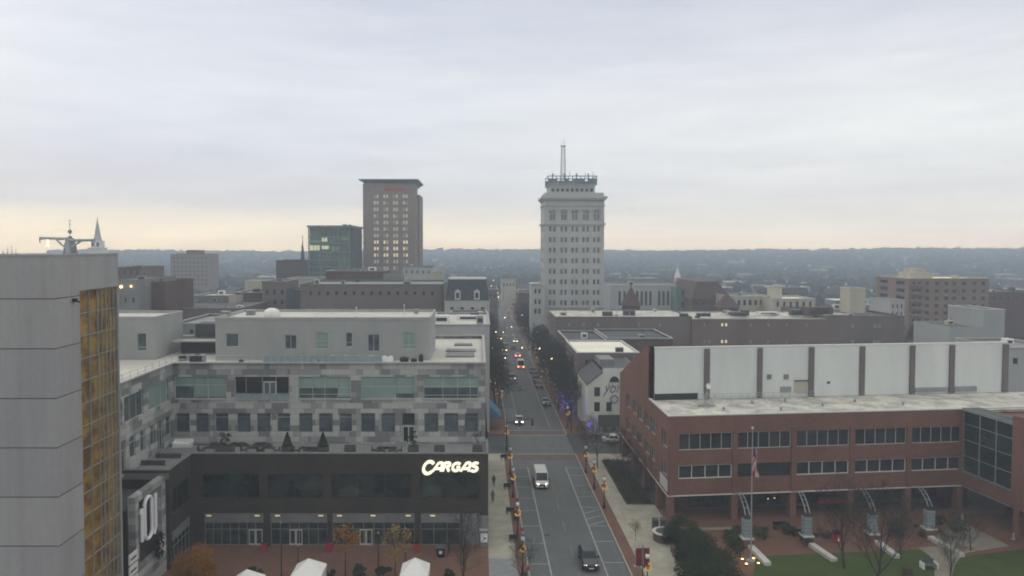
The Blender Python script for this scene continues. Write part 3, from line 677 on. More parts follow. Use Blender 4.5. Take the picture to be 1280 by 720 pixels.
for _ in range(46):
    t=rr.uniform(0,6.28); q=rr.uniform(.2,1); mb.ball((LX+.86,77.6+.85*q*math.cos(t),4.2+1.4*q*math.sin(t)),.06,5)
mb.build('white_baubles',M['white_metal'],dr)
sb=thing('shop_sign','small stack of white sign panels with dark lettering at the base of the gold tower','sign',(-34.9,71.5,1.5))
for k in range(3):
    mb=MB(); mb.box(-35.0,-34.85,70.9,72.6,2.4+k*1.25,3.4+k*1.25); s_=mb.build('panel',M['white_metal'],sb)
    mb=MB(); mb.box(-34.85,-34.84,71.1,72.3,2.8+k*1.25,3.0+k*1.25); mb.build('mark',M['black_metal'],s_)

# ================================================================== brick building on the plaza
ang=math.atan2(4.2,41); ca,sa=math.cos(ang),math.sin(ang); P0=(25.1,94.3)
def B(u,v): return (P0[0]+u*ca, P0[1]+u*sa+v)
def frB(v): return lambda a,d,z: (P0[0]+a*ca+d*sa, P0[1]+a*sa+v-d*ca, z)
def uof(px,v,py=360):                       # u where the photo column meets the wall line at depth v
    d=ray(px,py); # (t dx, t dy) = P0+(u ca, u sa + v)
    det = d.x*(-sa) - (-ca)*d.y
    X=P0[0]; Yv=P0[1]+v
    u = (d.x*Yv - d.y*X)/(d.y*ca - d.x*sa); return u
K=thing('brick_office','long red brick office building with white rooftop wall beside the plaza','building',(P0[0],P0[1],0))
f0=frB(0); ZR=14.3
cols3=[(848.6,916),(922,989),(996,1062),(1069,1133.5),(1139,1202.5)]
W3=[(uof(a,0,555),uof(b,0,555)) for a,b in cols3]
UE=uof(1203.8,0,550)
colm=[(u1[1]+u2[0])/2 for u1,u2 in zip(W3[:-1],W3[1:])]
mb=MB(); hl=[(a,b,9.75,12.0) for a,b in W3]+[(a,b,5.9,7.75) for a,b in W3]
facade(mb,f0,0,UE,3.75,ZR,hl,.25)
fe=fr_left(P0[0])
WE=[(94.9,97.6),(101.3,104.2),(104.8,107.7),(109.2,112.4),(113.2,116.4),(118,121)]
# street face with gable
he=[(-b,-a,9.75,12.0) for a,b in WE]+[(-b,-a,5.9,7.75) for a,b in WE]
facade(mb,fe,-127,-94.3,3.75,ZR,he,.25)
mb.face([(25.1,105.5,ZR),(25.1,127,ZR),(25.1,107.2,21.9),(25.1,105.5,21.9)]); mb.face([(25.4,105.5,ZR),(25.4,127,ZR),(25.4,107.2,21.9),(25.4,105.5,21.9)])
x,y=B(UE,32.7); mb.face([(25.1,127,0),(x+12,y,0),(x+12,y,ZR),(25.1,127,ZR)])
mb.build('wall',[M['brick']],K)
mb=MB()                                   # soffit line and ground columns
fbox(mb,f0,-.02,UE,-.2,.03,3.62,3.78); mb.box(25.06,25.3,94.5,127,3.62,3.78); mb.build('soffit_trim',M['frame_white'],K)
for u in [0.45]+colm+[UE-.3]:
    mb=MB(); fbox(mb,f0,u-.34,u+.34,.002,.12,3.8,12.6); mb.build('pier',M['brick'],K)
    mb=MB(); fbox(mb,f0,u-.42,u+.42,-.9,0.02,.12,3.62); mb.build('column',M['brick'],K)
for y in (100.5,108.5,116.5,124.5):
    mb=MB(); mb.box(25.12,26.0,y-.5,y+.5,.1,3.62); mb.build('column',M['brick'],K)
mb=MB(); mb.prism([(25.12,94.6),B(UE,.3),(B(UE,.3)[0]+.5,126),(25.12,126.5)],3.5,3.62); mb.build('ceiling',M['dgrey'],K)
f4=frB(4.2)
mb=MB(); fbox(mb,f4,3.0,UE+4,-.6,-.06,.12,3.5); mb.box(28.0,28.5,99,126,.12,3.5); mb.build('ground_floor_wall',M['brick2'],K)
for i in range(5):
    a=4.2+i*7.6; window(K,f4,(a,a+6.6,.5,3.3),6,1,'glass_shop','frame_dark',.08,.02,name='shop_window')
for i,(a,b) in enumerate(W3):
    window(K,f0,(a,b,9.75,12.0),5,1,'glass_dark','frame_light',.08,.25)
    if i==1:
        w=window(K,f0,(a,b,5.9,7.75),4,1,'glass_dark','frame_dark',.06,.25)
    else: window(K,f0,(a,b,5.9,7.75),4,1,'glass_dark','frame_white',.12,.25)
for a,b in WE:
    window(K,fe,(-b,-a,9.75,12.0),3,1,'glass_dark','frame_light',.07,.25); window(K,fe,(-b,-a,5.9,7.75),3,1,'glass_dark','frame_light',.07,.25)
mb=MB(); mb.box(25.02,25.1,94.5,98.3,4.2,5.75); mb.build('pale_panel',M['frame_light'],K)
# roof
mb=MB(lambda p: (*B(p[0],p[1]),p[2]))
mb.box(.3,UE+35,.35,11.3,ZR-.6,ZR-.25); mb.build('roof',[M['roof_dirty']],K)
mb=MB(lambda p: (*B(p[0],p[1]),p[2])); mb.box(-.05,UE+35,-.05,.35,ZR,ZR+.14); mb.box(-.05,.35,.35,11.0,ZR,ZR+.14); mb.build('roof_edge',M['frame_light'],K)
# rooftop wall with pilasters
WV=11.2; fwv=frB(WV); u0=uof(818.5,WV,460); u1=uof(1259,WV,460)
mb=MB(); fbox(mb,fwv,u0,u1,-.35,0,ZR-.2,21.75); mb.build('rooftop_wall',M['white_panel'],K)
mb=MB(); fbox(mb,fwv,u0,u1,-.4,.06,21.75,21.93); mb.build('rooftop_wall_cap',M['frame_white'],K)
for a,b in ((880,886.5),(946.4,952.2),(1010.5,1016.7),(1074,1080),(1136.5,1142.5),(1186,1192),(1252.5,1259)):
    mb=MB(); fbox(mb,fwv,uof(a,WV,460),uof(b,WV,460),.02,.28,ZR-.1,21.6); mb.build('pilaster',M['pilaster'],K)
mb=MB(); fbox(mb,fwv,u0,u0+6.6,.02,.1,ZR-.2,15.0); mb.build('wall_base',M['frame_dark'],K)
mb=MB(); 
bx,by=B(u0,WV+.4); ex,ey=B(u1,WV+.4)
mb.face([(25.1,107.2,21.85),(ex,ey,21.7),(ex,ey+21,ZR),(25.1,127,ZR)]); mb.face([(25.1,127,ZR),(ex,ey+21,ZR),(ex,ey+21,0),(25.1,127,0)])
mb.face([(ex,ey,ZR-.3),(ex,ey+21,ZR-.3),(ex,ey,21.7)]); mb.build('rear_roof',M['roof_grey'],K)
# vents, louvre, door and rail on the rooftop wall
def onwall(px0,px1,py0,py1,v,d0,d1,m,name,K=K):
    a,b=uof(px0,v,(py0+py1)/2),uof(px1,v,(py0+py1)/2); X,Y=B((a+b)/2,v); s=Y/900*.9985
    mb=MB(); fbox(mb,frB(v),a,b,d0,d1,37-(py1-306)*s,37-(py0-306)*s); return mb.build(name,M[m],K)
onwall(958.5,964,469,475,WV,.01,.12,'grey','vent'); onwall(979.5,985.5,469,475,WV,.01,.12,'grey','vent'); onwall(975,988.5,484.5,492,WV,.01,.1,'grey_metal','louvre'); onwall(992.5,1010,477,492,WV,.01,.12,'cream','door'); onwall(992.5,1010,476.3,477.3,WV,.01,.3,'dgrey','door_canopy')
onwall(1034,1037,478,480.5,WV,.01,.1,'frame_dark','vent'); onwall(1143,1184,485.5,491,WV,.01,.2,'grey_metal','louvre'); onwall(1192.5,1220,484,490.5,WV,.01,.2,'grey_metal','louvre')
rl=thing('pipe_railing','grey pipe railing along the base of the white rooftop wall','railing',(*B(8,9.8),ZR-.25))
mb=MB()
ua,ub=uof(872,10,495),uof(1018,10,495)
for k in range(15):
    X,Y=B(ua+(ub-ua)*k/14,10.0); mb.tube((X,Y,ZR-.25),(X,Y,ZR+.75),.035,.035,5)
for z in (ZR+.35,ZR+.75): mb.tube((*B(ua,10.0),z),(*B(ub,10.0),z),.035,.035,5)
mb.build('rails',M['steel'],rl)
ax,ay=B(uof(883.5,6.5,505),6.5)
an=thing('rooftop_dish_mast','steel tripod mast with a white dish on the stained brick building roof','antenna mast',(ax,ay,ZR-.25))
mb=MB(); top=(0,0,3.0)
for k in range(3):
    t=R(90+120*k); mb.tube((1.1*math.cos(t),1.1*math.sin(t),.2),(0,0,2.2),.05,.04,5)
mb.tube((0,0,.2),top,.06,.05,6); mb.path([(-1,.6,.2),(1,.6,.2),(0,-1.1,.2),(-1,.6,.2)],.06,5); mb.box(-1.2,1.2,-.15,.15,0,.2); mb.build('tripod',M['steel'],an,local=True)
mb=MB(); mb.lathe((0,0,0),[(.02,0),(.25,.05),(.42,.16),(.40,.18),(.2,.08),(.02,.04)],14); d=mb.build('dish',M['white_metal'],an,local=True); d.location=(.1,-.1,2.9); d.rotation_euler=(R(75),0,R(20))
for k in range(7):
    u=[9,14.5,17,20,24,30,36][k]; v=[4,7.5,3.2,8.6,5,7,4.6][k]; X,Y=B(u,v); mb=MB(); mb.tube((0,0,0),(0,0,.35),.14,.14,8); mb.tube((0,0,.35),(0,0,.42),.2,.2,8)
    tag(mb.build('roof_vent',M['grey_metal'],origin=(X,Y,ZR-.25)),'short round vent pipe on the stained flat roof of the brick building','roof vent','vent pipes on the stained roof')
# glass wing turning toward the plaza
def Rw(u,w): return (P0[0]+u*ca+w*sa, P0[1]+u*sa-w*ca)
frW=lambda a,d,z: (*Rw(UE-d,a),z)
mb=MB(); 
mb.hexa([(*Rw(UE+.3,8.2),5.8),(*Rw(UE+30,8.2),5.8),(*Rw(UE+30,-1),5.8),(*Rw(UE+.3,-1),5.8),(*Rw(UE+.3,8.2),ZR-.7),(*Rw(UE+30,8.2),ZR-.7),(*Rw(UE+30,-1),ZR-.7),(*Rw(UE+.3,-1),ZR-.7)])
fbox(mb,frW,0,9.8,-26,0,3.75,5.78); fbox(mb,frW,8.3,9.8,-6,.25,3.75,ZR+1.2); fbox(mb,frW,8.6,9.5,-.9,.15,.12,3.75)
fbox(mb,frW,14,14.9,-.9,.15,.12,3.75); fbox(mb,frW,9.8,24,-26,.2,3.75,ZR+1.2)
mb.build('wing_wall',[M['brick']],K)
mb=MB(); fbox(mb,frW,.05,8.3,-.28,-.02,5.8,ZR-.1); mb.build('curtain_wall_glass',M['glass_podium'],K)
mb=MB()
for a in (.1,2.9,5.6,8.2): fbox(mb,frW,a-.06,a+.06,-.02,.08,5.8,ZR-.1)
for z in (5.85,8.0,10.2,12.4): fbox(mb,frW,.1,8.2,-.02,.06,z-.04,z+.04)
fbox(mb,frW,-.3,8.4,-.6,.25,ZR-.1,ZR+.1); 
for k in range(14): a=.1+k*.6; fbox(mb,frW,a,a+.1,-2.2,.2,ZR+.1,ZR+.25)
fbox(mb,frW,0,8.3,.1,.22,ZR+.1,ZR+.28); fbox(mb,frW,0,8.3,-2.2,-2.1,ZR+.1,ZR+.28)
fbox(mb,frW,0,8.4,.02,.06,3.62,3.76); fbox(mb,frW,0,8.4,.02,.06,5.68,5.79)
mb.build('curtain_wall_frame',M['frame_grey'],K)
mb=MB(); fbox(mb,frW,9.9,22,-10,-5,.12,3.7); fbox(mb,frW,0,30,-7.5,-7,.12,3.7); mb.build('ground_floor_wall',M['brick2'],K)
for z in (6.6,10.0): window(K,lambda a,d,zz: frW(a,d+.2,zz),(10.4,13.2,z,z+1.9),2,1,'glass_dark','frame_grey',.07,.02)
mb=MB(); X,Y=Rw(UE,5); mb.box(0,.5,0,.2,0,.02); 
# red awning with patterned shop display under the arcade
mb=MB(); a,b=uof(1018,1.5,650),uof(1050,1.5,650); fbox(mb,frB(1.5),a,b,-.1,.9,2.0,2.12); fbox(mb,frB(1.5),a,b,.86,.92,1.75,2.0); tag(mb.build('red_awning',M['red_banner'],origin=(*B(a,1.5),0),world=True),'red canopy edge under the brick arcade behind the bare tree','awning')
for i,(px,py) in enumerate(((1026,627),(960,627),(968,626),(1052,628))):
    q=uof(px,2.5,py); X,Y=B(q,2.5); z=37-(py-306)*Y/900
    mb=MB(); mb.ball((0,0,0),.15 if i==0 else .05,8); mb.tube((0,0,.1),(0,0,3.5-z),.015,.015,4,1); tag(mb.build('pendant_lamp',[M['warm'],M['black_metal']],origin=(X,Y,z)),'warm lamp hanging under the ceiling of the brick arcade','lamp','lamps in the brick arcade')
# ================================================================== plaza furniture
ARC=[((922,623),(936,665),(933,646,678)),((996,620),(1010,661),(1008,643,675)),((1073,616),(1090,648),(1090,640,672)),((1143,613),(1166,640),(1161,637,666))]
names=['nearest the flagpole','second from the left','behind the spreading bare tree','beside the triangular pale paving']
STRIP=[((933,681),(960,709)),((1014,684),(1043,704)),((1092,677),(1122,700)),((1163,675),(1202,698))]
for i,(a,b,(px,pt,pb)) in enumerate(ARC):
    g=G(px,pb+6); X,Y=g.x,g.y; s=Y/900; zt=37-(pt-306)*s; zb=37-(pb-306)*s
    t=thing('arch_lantern','glass block pillar with curved steel ribs, '+names[i],'plaza lantern',(X,Y,.12),0,'arched lanterns along the arcade')
    mb=MB(); mb.box(X-.6,X+.6,Y-.6,Y+.6,.12,1.15); mb.build('pier',M['brick'],t)
    mb=MB(); mb.box(X-.7,X+.7,Y-.7,Y+.7,1.15,1.3); mb.build('pier_cap',M['white_stone'],t)
    mb=MB(); 
    zz=1.3
    while zz<3.6: mb.box(X-.46,X+.46,Y-.46,Y+.46,zz,zz+.42); mb.box(X-.42,X+.42,Y-.42,Y+.42,zz+.42,zz+.47,1); zz+=.47
    mb.build('glass_pillar',[M['glassblock'],M['frame_dark']],t)
    w0=uof(a[0],-.1,a[1]); bx_,by_=B(w0,-.1)
    def rib(t_,k): return (bx_+(X+.1-bx_)*t_+k*.6, by_+(Y-by_)*t_-.02, 3.75+.95*math.sin(math.pi*min(1,t_*.92+.02))**.8)
    for k in (-.42,.42):
        mb=MB(); mb.path([rib(q/12,k) for q in range(13)],.06,5); mb.build('rib',M['steel'],t)
    mb=MB()
    for q in (2,4,6,8,10): mb.tube(rib(q/12,-.42),rib(q/12,.42),.03,.03,4)
    mb.build('cross_bar',M['steel'],t)
    p,q=STRIP[i]; p=G(*p); q=G(*q); d=(q-p).normalized(); n=Vector((-d.y,d.x,0))*.38
    mb=MB(); mb.prism([(p-n)[:2],(q-n)[:2],(q+n)[:2],(p+n)[:2]],.1,.55)
    tag(mb.build('stone_ledge',M['white_stone'],origin=(p.x,p.y,.1),world=True),'long white stone ledge running toward the lawn from the lantern '+['nearest the flagpole','second from the flagpole','behind the spreading bare tree','beside the triangular pale paving'][i],'ledge','white stone ledges on the plaza')
fp=G(938.5,704); 
t=thing('flagpole','tall pale flagpole with a limp striped flag on the brick plaza','flagpole',(fp.x,fp.y,.12))
X,Y=fp.x,fp.y
mb=MB(); mb.lathe((X,Y,.12),[(.5,0),(.5,.25),(.2,.3),(.14,.5)],12); mb.build('base',M['grey_metal'],t)
mb=MB(); mb.tube((X,Y,.4),(X,Y,15.7),.10,.045,8); mb.build('pole',M['steel'],t)
mb=MB(); mb.ball((X,Y,15.85),.16,8); mb.build('finial',M['warm_soft'] if 0 else M['frame_light'],t)
fl_=thing('flag','limp red and white striped flag with blue corner hanging from the flagpole','flag',(X,Y-.15,13.7))
mb=MB()
cols=9; zt0,zb0=13.9,10.3
for k in range(cols):                                  # draped cloth with folds, diagonal stripes
    for r_ in range(14):
        def P(kk,rr_):
            u=kk/cols; z=zt0+(zb0-zt0)*rr_/14 -u*.3; wv=.16+.5*(rr_/14)**.6
            return (X+.08+u*wv+.12*math.sin(rr_*.55), Y-.05-.12*math.sin(u*9+rr_*.3), z)
        st=(r_+int(k*.9))%4<2; m_=2 if (r_<5 and k<5) else (0 if st else 1)
        mb.face([P(k,r_),P(k,r_+1),P(k+1,r_+1),P(k+1,r_)],m_)
fo=mb.build('cloth',[M['fl_red'],M['fl_white'],M['fl_blue']],fl_)
md=fo.modifiers.new('thick','SOLIDIFY'); md.thickness=.02
for k,(px,py) in enumerate(((928,702),(933,708),(942,701),(948,707))):
    g=G(px,py); mb=MB(); mb.tube((0,0,0),(0,0,.18),.16,.18,10); o=mb.build('uplight',M['black_metal'],origin=(g.x,g.y,.12)); tag(o,['left','front left','rear right','front right'][k]+' glowing ground light around the flagpole base','ground light','ground lights round the flagpole')
    mb=MB(); mb.lathe((0,0,.18),[(.15,0),(.15,.03),(.06,.07)],10); mb.build('lens',M['warm'],o,local=True)
# red litter bins with black tops
for k,(px,py) in enumerate(((881,684),(1046,679))):
    g=G(px,py); t=thing('litter_bin',['red litter bin with black top on the plaza left of the flagpole','red litter bin under the brick arcade behind the bare tree'][k],'litter bin',(g.x,g.y,.12))
    mb=MB(); mb.lathe((0,0,0),[(.36,0),(.42,.15),(.42,1.05),(.40,1.1)],12); mb.build('body',M['red_plastic'],t,local=True); mb=MB(); mb.lathe((0,0,1.1),[(.44,0),(.44,.18),(.38,.4),(.2,.52)],12); mb.build('lid',M['black_metal'],t,local=True)
    mb=MB(); mb.face([(-.16,-.43,.3),(.16,-.43,.3),(0,-.43,.8)]); mb.build('mark',M['white_metal'],t,local=True)
# low curved brick planter with news boxes behind
g=G(830,676); t=thing('brick_planter','low round brick planter with pale cap beside the pavement','planter',(g.x,g.y,.12))
mb=MB(); mb.lathe((0,0,0),[(1.35,0),(1.35,1.0)],18); mb.build('wall',M['brick2'],t,local=True); mb=MB(); mb.lathe((0,0,1.0),[(1.45,0),(1.45,.12),(1.1,.13)],18); mb.build('cap',M['white_stone'],t,local=True); mb=MB(); mb.lathe((0,0,1.1),[(1.1,0),(.9,.15),(.3,.25)],14); mb.build('soil',M['asphalt_old'],t,local=True)
for k,(px,py) in enumerate(((819,662),(829,661.5))):
    g=G(px,py); mb=MB(); mb.box(-.38,.38,-.3,.3,.12,1.25); mb.box(-.3,.3,-.32,-.3,.6,1.1,1); mb.box(-.33,-.25,-.25,.25,0,.12); mb.box(.25,.33,-.25,.25,0,.12); mb.hexa([(-.38,-.3,1.25),(.38,-.3,1.25),(.38,.3,1.25),(-.38,.3,1.25),(-.38,-.1,1.4),(.38,-.1,1.4),(.38,.3,1.4),(-.38,.3,1.4)]); tag(mb.build('news_box',[M['dgrey'],M['glass_dark']],origin=(g.x,g.y,.13)),['left','right'][k]+' dark news box of the pair behind the round brick planter','news box','news boxes by the planter')
for k,(px,py) in enumerate(((823,672),(843,668))):
    pass
mb=MB(); a=G(838,690); b=G(855,732); mb.prism([(a.x,a.y),(a.x+.4,a.y),(a.x+.4,62),(a.x,62)],.1,.7); tag(mb.build('low_wall',M['brick2'],origin=(a.x,a.y,.1),world=True),'low brick wall edging the pavement beside the dark evergreen','low wall')
g=G(1205,664)
for k,(px,py) in enumerate(((1203,651),(1267,676))):
    g=G(px,py); mb=MB(); mb.box(-.16,.16,-.16,.16,0,.12); mb.lathe((0,0,.12),[(.12,0),(.13,.4),(.1,.65),(.06,.75)],10); tag(mb.build('bollard',M['walk'],origin=(g.x,g.y,.15)),['pale stone bollard at the tip of the triangular paving','pale bollard against the right brick column'][k],'bollard','pale bollards by the arcade')
g=G(1161,712); t=thing('park_seat','white framed dark plaza seat on the lawn edge beside the path','seat',(g.x,g.y,.16))
mb=MB(); mb.box(-.7,.7,-.35,.35,.38,.48); mb.build('seat',M['dgrey'],t,local=True)
mb=MB(); mb.box(-.7,.7,.3,.38,.5,1.0); mb.build('backrest',M['dgrey'],t,local=True)
for s in (-1,1):
    mb=MB(); mb.box(s*.78-.06,s*.78+.06,-.4,.42,0,.7); mb.build('side_panel',M['white_metal'],t,local=True)
for k,(px,py) in enumerate(((975,662),(1000,672),(1120,672))):
    g=G(px,py); t=thing('bench',['dark bench in front of the second arcade bay','dark bench left of the second lantern','dark bench near the rightmost arcade column'][k],'bench',(g.x,g.y,.12),R(6),'benches on the plaza')
    mb=MB(); mb.box(-.9,.9,-.25,.25,.42,.48); mb.build('seat',M['black_metal'],t,local=True); mb=MB(); mb.box(-.9,.9,.22,.28,.5,.9); mb.build('backrest',M['black_metal'],t,local=True)
    for s in (-.8,.8): mb=MB(); mb.box(s-.04,s+.04,-.22,.25,0,.42); mb.build('leg',M['black_metal'],t,local=True)

# ================================================================== vegetation
def bare_mesh(h, seed, spread=.75, depth=5, r0=.14, clear=.28, twig=.012, up=.35, nb=(3,4)):
    """trunk and limbs: side branches leave each limb along its whole length"""
    r=random.Random(seed); tr=MB(); cr=MB()
    def limb(p,d,l,rad,lev):
        n_=4 if lev<2 else (3 if lev<4 else 2); pts=[p]; ds=[d]; q=p
        for s in range(n_):
            d=(d+Vector((r.uniform(-.13,.13),r.uniform(-.13,.13),.05*up+r.uniform(-.04,.06)))).normalized(); q=q+d*l/n_; pts.append(q); ds.append(d)
        for s in range(n_):
            a=rad*(1-.7*s/n_); b=rad*(1-.7*(s+1)/n_)
            (tr if lev==0 else cr).tube(pts[s],pts[s+1],max(twig*.7,a),max(twig*.6,b),6 if lev<2 else (4 if lev<3 else 3),0,cap=False)
        if lev>=depth: return
        k=r.randint(*nb)+(3 if lev==0 else 0); a0=r.uniform(0,6.28)
        for i in range(k):
            t=(clear+.0 if lev==0 else .22)+(1-(clear if lev==0 else .22))*(i+r.uniform(.1,.9))/k; t=min(.98,t)
            s=min(n_-1,int(t*n_)); base=pts[s].lerp(pts[s+1],t*n_-s); dd=ds[s+1]
            a=a0+2.4*i+r.uniform(-.4,.4); o=dd.orthogonal().normalized(); w=dd.cross(o); sp=spread*r.uniform(.7,1.25)
            nd=(dd+(o*math.cos(a)+w*math.sin(a))*sp+Vector((0,0,up*.22))).normalized()
            limb(base,nd,l*(.72 if lev==0 else .62)*(1.12-.55*t)*r.uniform(.85,1.15),max(twig,rad*(1-.65*t)*.55),lev+1)
    limb(Vector((0,0,0)),Vector((0,0,1)),h*.8,r0,0)
    return tr,cr
def tree_proto(name,label,cat,h,seed,bark='bark',group=None,**kw):
    tr,cr=bare_mesh(h,seed,**kw); t=thing(name,label,cat,(0,0,0),0,group)
    a=tr.build('trunk',M[bark],t,local=True); b=cr.build('crown',M[bark],t,local=True); return t
def place(t,x,y,z=0,s=1,rz=0,label=None,first=False):
    c=t if first else copy_tree(t); c.location=(x,y,z); c.scale=(s,s,s); c.rotation_euler=(0,0,rz)
    if label: c['label']=label
    return c
def leafy_mesh(h, cr_r, cz, seed, n=2600, leaf=.11, m=0, clumps=16, zsc=1.0, shell=.55):
    r=random.Random(seed); mb=MB(); cs=[]
    for _ in range(clumps):
        while True:
            p=Vector((r.uniform(-1,1),r.uniform(-1,1),r.uniform(-1,1)))
            if .35<p.length<.95: break
        cs.append((p,r.uniform(.25,.48)))
    for _ in range(n):
        p,q=r.choice(cs); v=Vector((r.gauss(0,1),r.gauss(0,1),r.gauss(0,1))).normalized()*q*r.uniform(shell,1.05); c=p+v
        c=Vector((c.x*cr_r,c.y*cr_r,cz+c.z*cr_r*zsc)); 
        if c.z<.05: c.z=.05+r.random()*.2
        a=Vector((r.uniform(-1,1),r.uniform(-1,1),r.uniform(-1,1))).normalized(); b=a.orthogonal().normalized(); s=leaf*r.uniform(.6,1.5)
        mb.face([c+a*s,c+b*s*.6,c-a*s,c-b*s*.6],m)
    return mb
# street trees on the right pavement: bare reddish tree by the crossing and others
E=tree_proto('bare_tree','wide reddish bare street tree behind the lamp at the street crossing','tree',7.5,11,'bark_red','bare street trees',depth=4,spread=.9,twig=.013,up=.5,r0=.12,clear=.25,nb=(5,6))
place(E,19.6,117.5,.13,1.0,0,first=True)
place(E,22.5,111.5,.13,.95,2.1,'reddish bare tree leaning over the dark planting bed by the brick building')
place(E,18.4,121.0,.13,.85,4.0,'reddish bare tree right at the corner of the street crossing')
place(E,19.6,88.5,.13,.32,1.0,'tiny leafless sapling on the pale right pavement')
place(E,23.2,104,.13,.8,1.7,'bare tree over the dark bed in front of the nearest brick arches')
D=tree_proto('bare_tree','multi stemmed dark bare tree on the lawn right of the flagpole','tree',7.5,21,'bark','bare trees on the lawn',depth=4,spread=.75,clear=.14,up=.9,twig=.010,r0=.12,nb=(5,6))
g=G(1055,712); place(D,g.x,g.y,.16,1.15,0,first=True)
g=G(1096,742); place(D,g.x,g.y,.16,1.3,2.4,'large spreading bare tree growing from the lawn in front of the third lantern')
g=G(1126,700); place(D,g.x,g.y,.16,.75,.7,'slim bare tree at the lawn edge behind the spreading one')
g=G(1186,735); place(D,g.x,g.y,.16,.8,3.3,'small bare shrub tree standing beside the pale curving path')
g=G(1213,690); place(D,g.x,g.y,.15,.6,5,'thin young bare tree at the front of the triangular paving')
g=G(581,742); place(D,g.x,g.y,.13,1.0,1.1,'fine twigged bare tree at the bottom of the left plaza by the corner pillar')
g=G(652,732); place(D,g.x,g.y,.13,.6,2.9,'bare street tree at the bottom of the left kerb')
# dark evergreen group in the plaza corner
def leaf_thing(name,label,cat,x,y,z,h,rad,cz,seed,n,leaf,mk,zsc=1.0,clumps=16,group=None,trunk=True,r0=.12):
    t=thing(name,label,cat,(x,y,z),0,group)
    if trunk:
        mb=MB(); mb.tube((0,0,0),(0,0,cz+.2*rad),r0,r0*.5,7); 
        rr_=random.Random(seed)
        for _ in range(7): a=rr_.uniform(0,6.28); mb.tube((0,0,cz-.5*rad*zsc*rr_.random()),(rad*.7*math.cos(a),rad*.7*math.sin(a),cz+rad*.5*rr_.random()),r0*.4,.02,4)
        mb.build('trunk',M['bark'],t,local=True)
    leafy_mesh(h,rad,cz,seed,n,leaf,0,clumps,zsc).build('crown',M[mk],t,local=True); return t
for k,(px,py,rad,cz,seed,lb) in enumerate(((893,735,3.3,3.2,1,'dark broad evergreen tree at the bottom left of the plaza, nearest the camera'),(868,715,2.5,2.2,2,'dark evergreen tree between the pavement wall and the red bin'),(850,682,2.0,1.5,3,'round dark evergreen bush beside the brick planter'),(878,768,2.6,3.0,4,'dark evergreen cut off by the bottom edge of the picture'))):
    g=G(px,py); leaf_thing('evergreen_tree',lb,'tree' ,g.x,g.y,.12,0,rad,cz,seed,9000,.095,'evergreen',.85,30,'evergreens in the plaza corner')
for k,(px,py,rad,mk,lb) in enumerate(((917,676,1.3,'shrub','low green shrub left of the lantern nearest the flagpole'),(920,679,1.0,'shrub_brown','dry brown ornamental grass clump by the first lantern pier'),(949,672,1.1,'shrub','dark shrub right of the flagpole lantern'),(857,668,1.2,'shrub_brown','reddish brown bush beside the corner column'),(1010,680,1.1,'shrub','shrub around the second lantern'),(985,668,.9,'shrub','dark shrub in front of the second arcade column'),(1030,672,.9,'shrub_brown','dry shrub between the second lantern and the lawn tree'),(1185,668,1.9,'evergreen','broad round evergreen bush right of the last lantern'),(1152,670,1.1,'shrub','green shrub left of the last lantern'),(1170,655,1.0,'shrub','small shrub close to the arcade behind the last lantern'),(1120,665,1.0,'shrub_brown','dry shrub beneath the fourth arcade bay'),(1133,720,.6,'shrub_brown','small dry tuft on the lawn'))):
    g=G(px,py); leaf_thing('shrub',lb,'shrub',g.x,g.y,.12,0,rad,rad*.6,30+k,900,.11,mk,.7,10,'shrubs in the plaza beds',trunk=False)
mb=MB(); rr=random.Random(5)
for _ in range(5200):
    x=rr.uniform(21.2,24.6); y=rr.uniform(101.3,121.5); z=.12+abs(rr.gauss(0,.28)); p=Vector((x,y,z)); a=Vector((rr.uniform(-1,1),rr.uniform(-1,1),rr.uniform(-1,1))).normalized(); b=a.orthogonal().normalized(); mb.face([p+a*.13,p+b*.08,p-a*.13,p-b*.08])
tag(mb.build('ground_cover',M['cover'],origin=(21,101,.12),world=True),'dark green ground cover in the bed beside the brick building','ground cover',kind='stuff')
# left plaza trees
g=G(245,735); leaf_thing('autumn_tree','bushy orange autumn tree at the foot of the left podium wing','tree',g.x,g.y,.13,0,2.35,2.1,41,8500,.085,'orange_leaf',.95,26,'autumn trees in the left plaza')
g=G(432,722); leaf_thing('autumn_tree','slim orange tree in front of the shop windows, left of the two small trees','tree',g.x,g.y,.13,0,1.6,4.0,42,750,.10,'orange_leaf',1.1,14,'autumn trees in the left plaza',r0=.08)
g=G(494,724); leaf_thing('autumn_tree','slim yellow tree in front of the shop windows, right of the two small trees','tree',g.x,g.y,.13,0,1.8,4.2,43,700,.10,'yellow_leaf',1.1,14,'autumn trees in the left plaza',r0=.08)
for k,(px,py,r_) in enumerate(((450,722,1.1),(477,724,1.0),(318,722,.9),(560,722,.7),(410,722,.8))):
    g=G(px,py); leaf_thing('shrub',['dark shrub in the lower plaza left of the yellow tree','dark shrub in the lower plaza under the yellow tree','small dark shrub between the two left tents','small dark shrub behind the right tent','dark shrub beside the middle tent'][k],'shrub',g.x,g.y,.13,0,r_,r_*.6,60+k,700,.1,'evergreen',.7,8,'shrubs in the left plaza',trunk=False)
